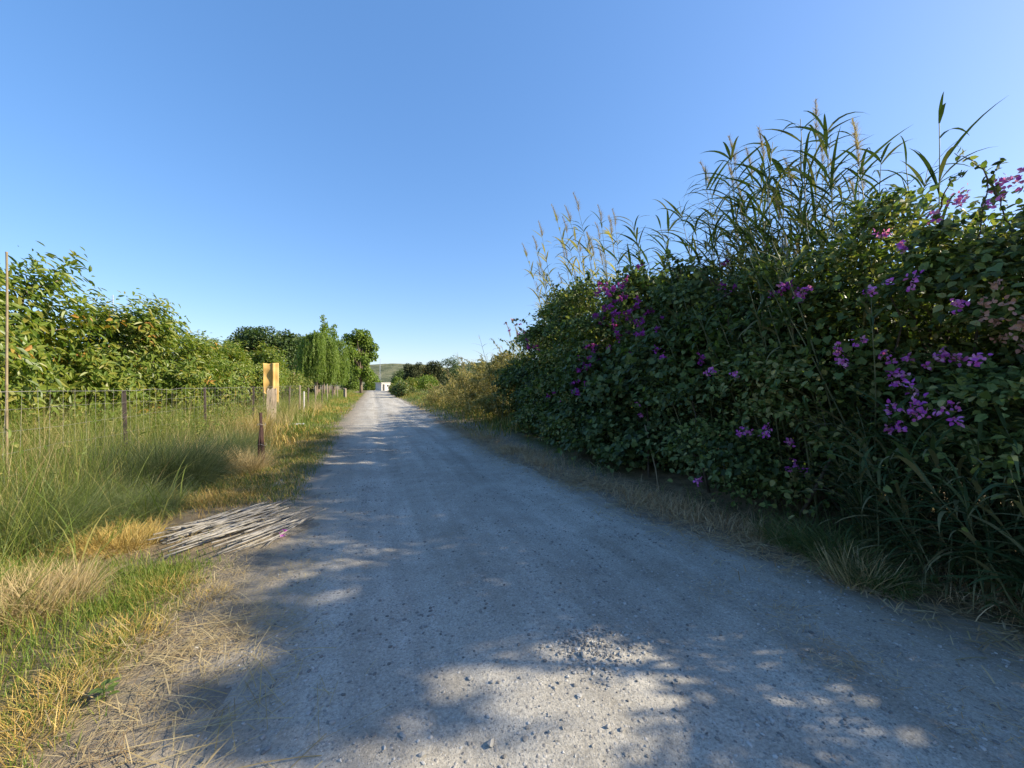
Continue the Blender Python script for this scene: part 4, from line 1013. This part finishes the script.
# gravel and stones
n = 60000
y = .7 + 10.5 * R.random(n) ** 1.6; x = R.uniform(-.75, 3.6, n)
den = .35 + .65 * patch(x, y, 1.1, 121, .42, .6)
k = R.random(n) < den; x, y = x[k], y[k]
sz = .0024 + .0125 * R.random(len(x)) ** 7
P = np.stack([x, y, road_z(x, y) + sz * .15], 1)
V, Fq = stones(P, sz); tag(mesh('gravel', V, Fq, M['stone']), 'loose grey gravel strewn over the track', kind='stuff')
n = 700; gx, gy = ground(590, 650)
P = np.stack([R.normal(gx, .13, n), R.normal(gy, .12, n), np.zeros(n)], 1); P[:, 2] = road_z(P[:, 0], P[:, 1]) + .002
V, Fq = stones(P, .004 + .012 * R.random(n) ** 3); tag(mesh('gravel', V, Fq, M['stone']), 'small loose heap of coarser gravel on the near track', kind='stuff')
for k in range(40):
    px = random.uniform(300, 900); py = random.uniform(560, 766)
    x, y = ground(px, py)
    if x > 3.2: continue
    s = random.uniform(.010, .020)
    V, Fq = stones(np.zeros((1, 3)), s, R)
    o = mesh('stone', V, Fq, M['stone']); o.location = (x, y, float(road_z(x, y)) + s * .2)
    tag(o, 'small loose grey stone lying on the gravel track', 'stone', 'loose stones on the track')
for k, (px, py, s, lab) in enumerate(((583, 657, .024, 'largest pale stone in the middle of the gravel heap'), (677, 712, .018, 'single dark stone on the sunlit patch of the track'), (195, 650, .022, 'pale stone lying in the straw at the left edge'), (491, 739, .019, 'flat pale stone near the bottom edge of the track'))):
    x, y = ground(px, py); V, Fq = stones(np.zeros((1, 3)), s, R); o = mesh('stone', V, Fq, M['stone'])
    o.location = (x, y, max(float(road_z(x, y)), gz(x, y)) + s * .3); tag(o, lab, 'stone')
# fallen flower by the canes, small broad leaved weed
x, y = ground(284, 538)
V, Fq = leaves(rng.normal(0, .012, (9, 3)), rng.normal(size=(9, 3)), rng.normal(size=(9, 3)) + np.array([0, 0, 1.]), .04, .034, OVATE)
o = mesh('fallen_flower', V, Fq, M['bract']); o.location = (x, y, gz(x, y) + .05); tag(o, 'single fallen magenta flower beside the heap of canes', 'flower')
x, y = ground(104, 702)
t = thing('broadleaf_weed', 'little weed with broad fresh green leaves in the dry near verge', 'weed', (x, y, gz(x, y)))
n = 9; az = np.arange(n) * 2.4; P = np.stack([np.cos(az) * .015, np.sin(az) * .015, .03 + .007 * np.arange(n)], 1)
V, Fq = leaves(P, np.stack([np.cos(az), np.sin(az), np.full(n, .15)], 1), np.tile([0, 0, 1.], (n, 1)) + rng.normal(0, .15, (n, 3)), .05, .04, OVATE)
mesh('leaves', V, Fq, M['fresh'], t); a = Acc(); a.add(*tube([(0, 0, -.02), (0, 0, .095)], .003, 5)); a.build('stem', M['fresh'], t)

# ------------------------------------------------------------------ light, sky, camera
SUN_EL = math.radians(30); SUN_A = math.radians(-20)       # angle from +X, counter-clockwise
W = bpy.data.worlds.new('World'); SC.world = W; W.use_nodes = True
nt = W.node_tree; nt.nodes.clear()
sky = nt.nodes.new('ShaderNodeTexSky'); sky.sky_type = 'NISHITA'; sky.sun_disc = False
sky.sun_elevation = SUN_EL; sky.sun_rotation = PI / 2 - SUN_A
sky.altitude = 50; sky.air_density = 1.0; sky.dust_density = .8; sky.ozone_density = 3.0
bg = nt.nodes.new('ShaderNodeBackground'); bg.inputs[1].default_value = .15
out = nt.nodes.new('ShaderNodeOutputWorld')
gm = nt.nodes.new('ShaderNodeGamma'); gm.inputs[1].default_value = .60       # evens out zenith and horizon a little
nt.links.new(sky.outputs[0], gm.inputs[0])
hs = nt.nodes.new('ShaderNodeHueSaturation'); hs.inputs['Saturation'].default_value = 1.5
nt.links.new(gm.outputs[0], hs.inputs['Color'])
tint = mixc(nt, 1.0, hs.outputs[0], (1.14, 1.16, 1.34), 'MULTIPLY'); nt.links.new(tint, bg.inputs[0]); nt.links.new(bg.outputs[0], out.inputs[0])
L = bpy.data.lights.new('sun', 'SUN'); L.energy = 4.6; L.angle = math.radians(.8); L.color = (1, .88, .68)
so = bpy.data.objects.new('sun', L); link(so)
dirv = Vector((math.cos(SUN_A) * math.cos(SUN_EL), math.sin(SUN_A) * math.cos(SUN_EL), math.sin(SUN_EL)))
so.rotation_euler = dirv.to_track_quat('Z', 'Y').to_euler()
cd = bpy.data.cameras.new('camera'); co = bpy.data.objects.new('camera', cd); link(co)
cd.sensor_width = 36; cd.lens = 36 * F / 1024; cd.clip_start = .05; cd.clip_end = 8000
cd.shift_y = (CY - 384) / 1024
co.location = (0, 0, H); co.rotation_euler = (PI / 2, 0, -YAW)
SC.camera = co
SC.view_settings.view_transform = 'Standard'; SC.view_settings.look = 'None'
SC.view_settings.exposure = 1.15; SC.view_settings.gamma = 1
SC.cycles.max_bounces = 6; SC.cycles.transparent_max_bounces = 4; SC.cycles.diffuse_bounces = 3; SC.cycles.transmission_bounces = 4
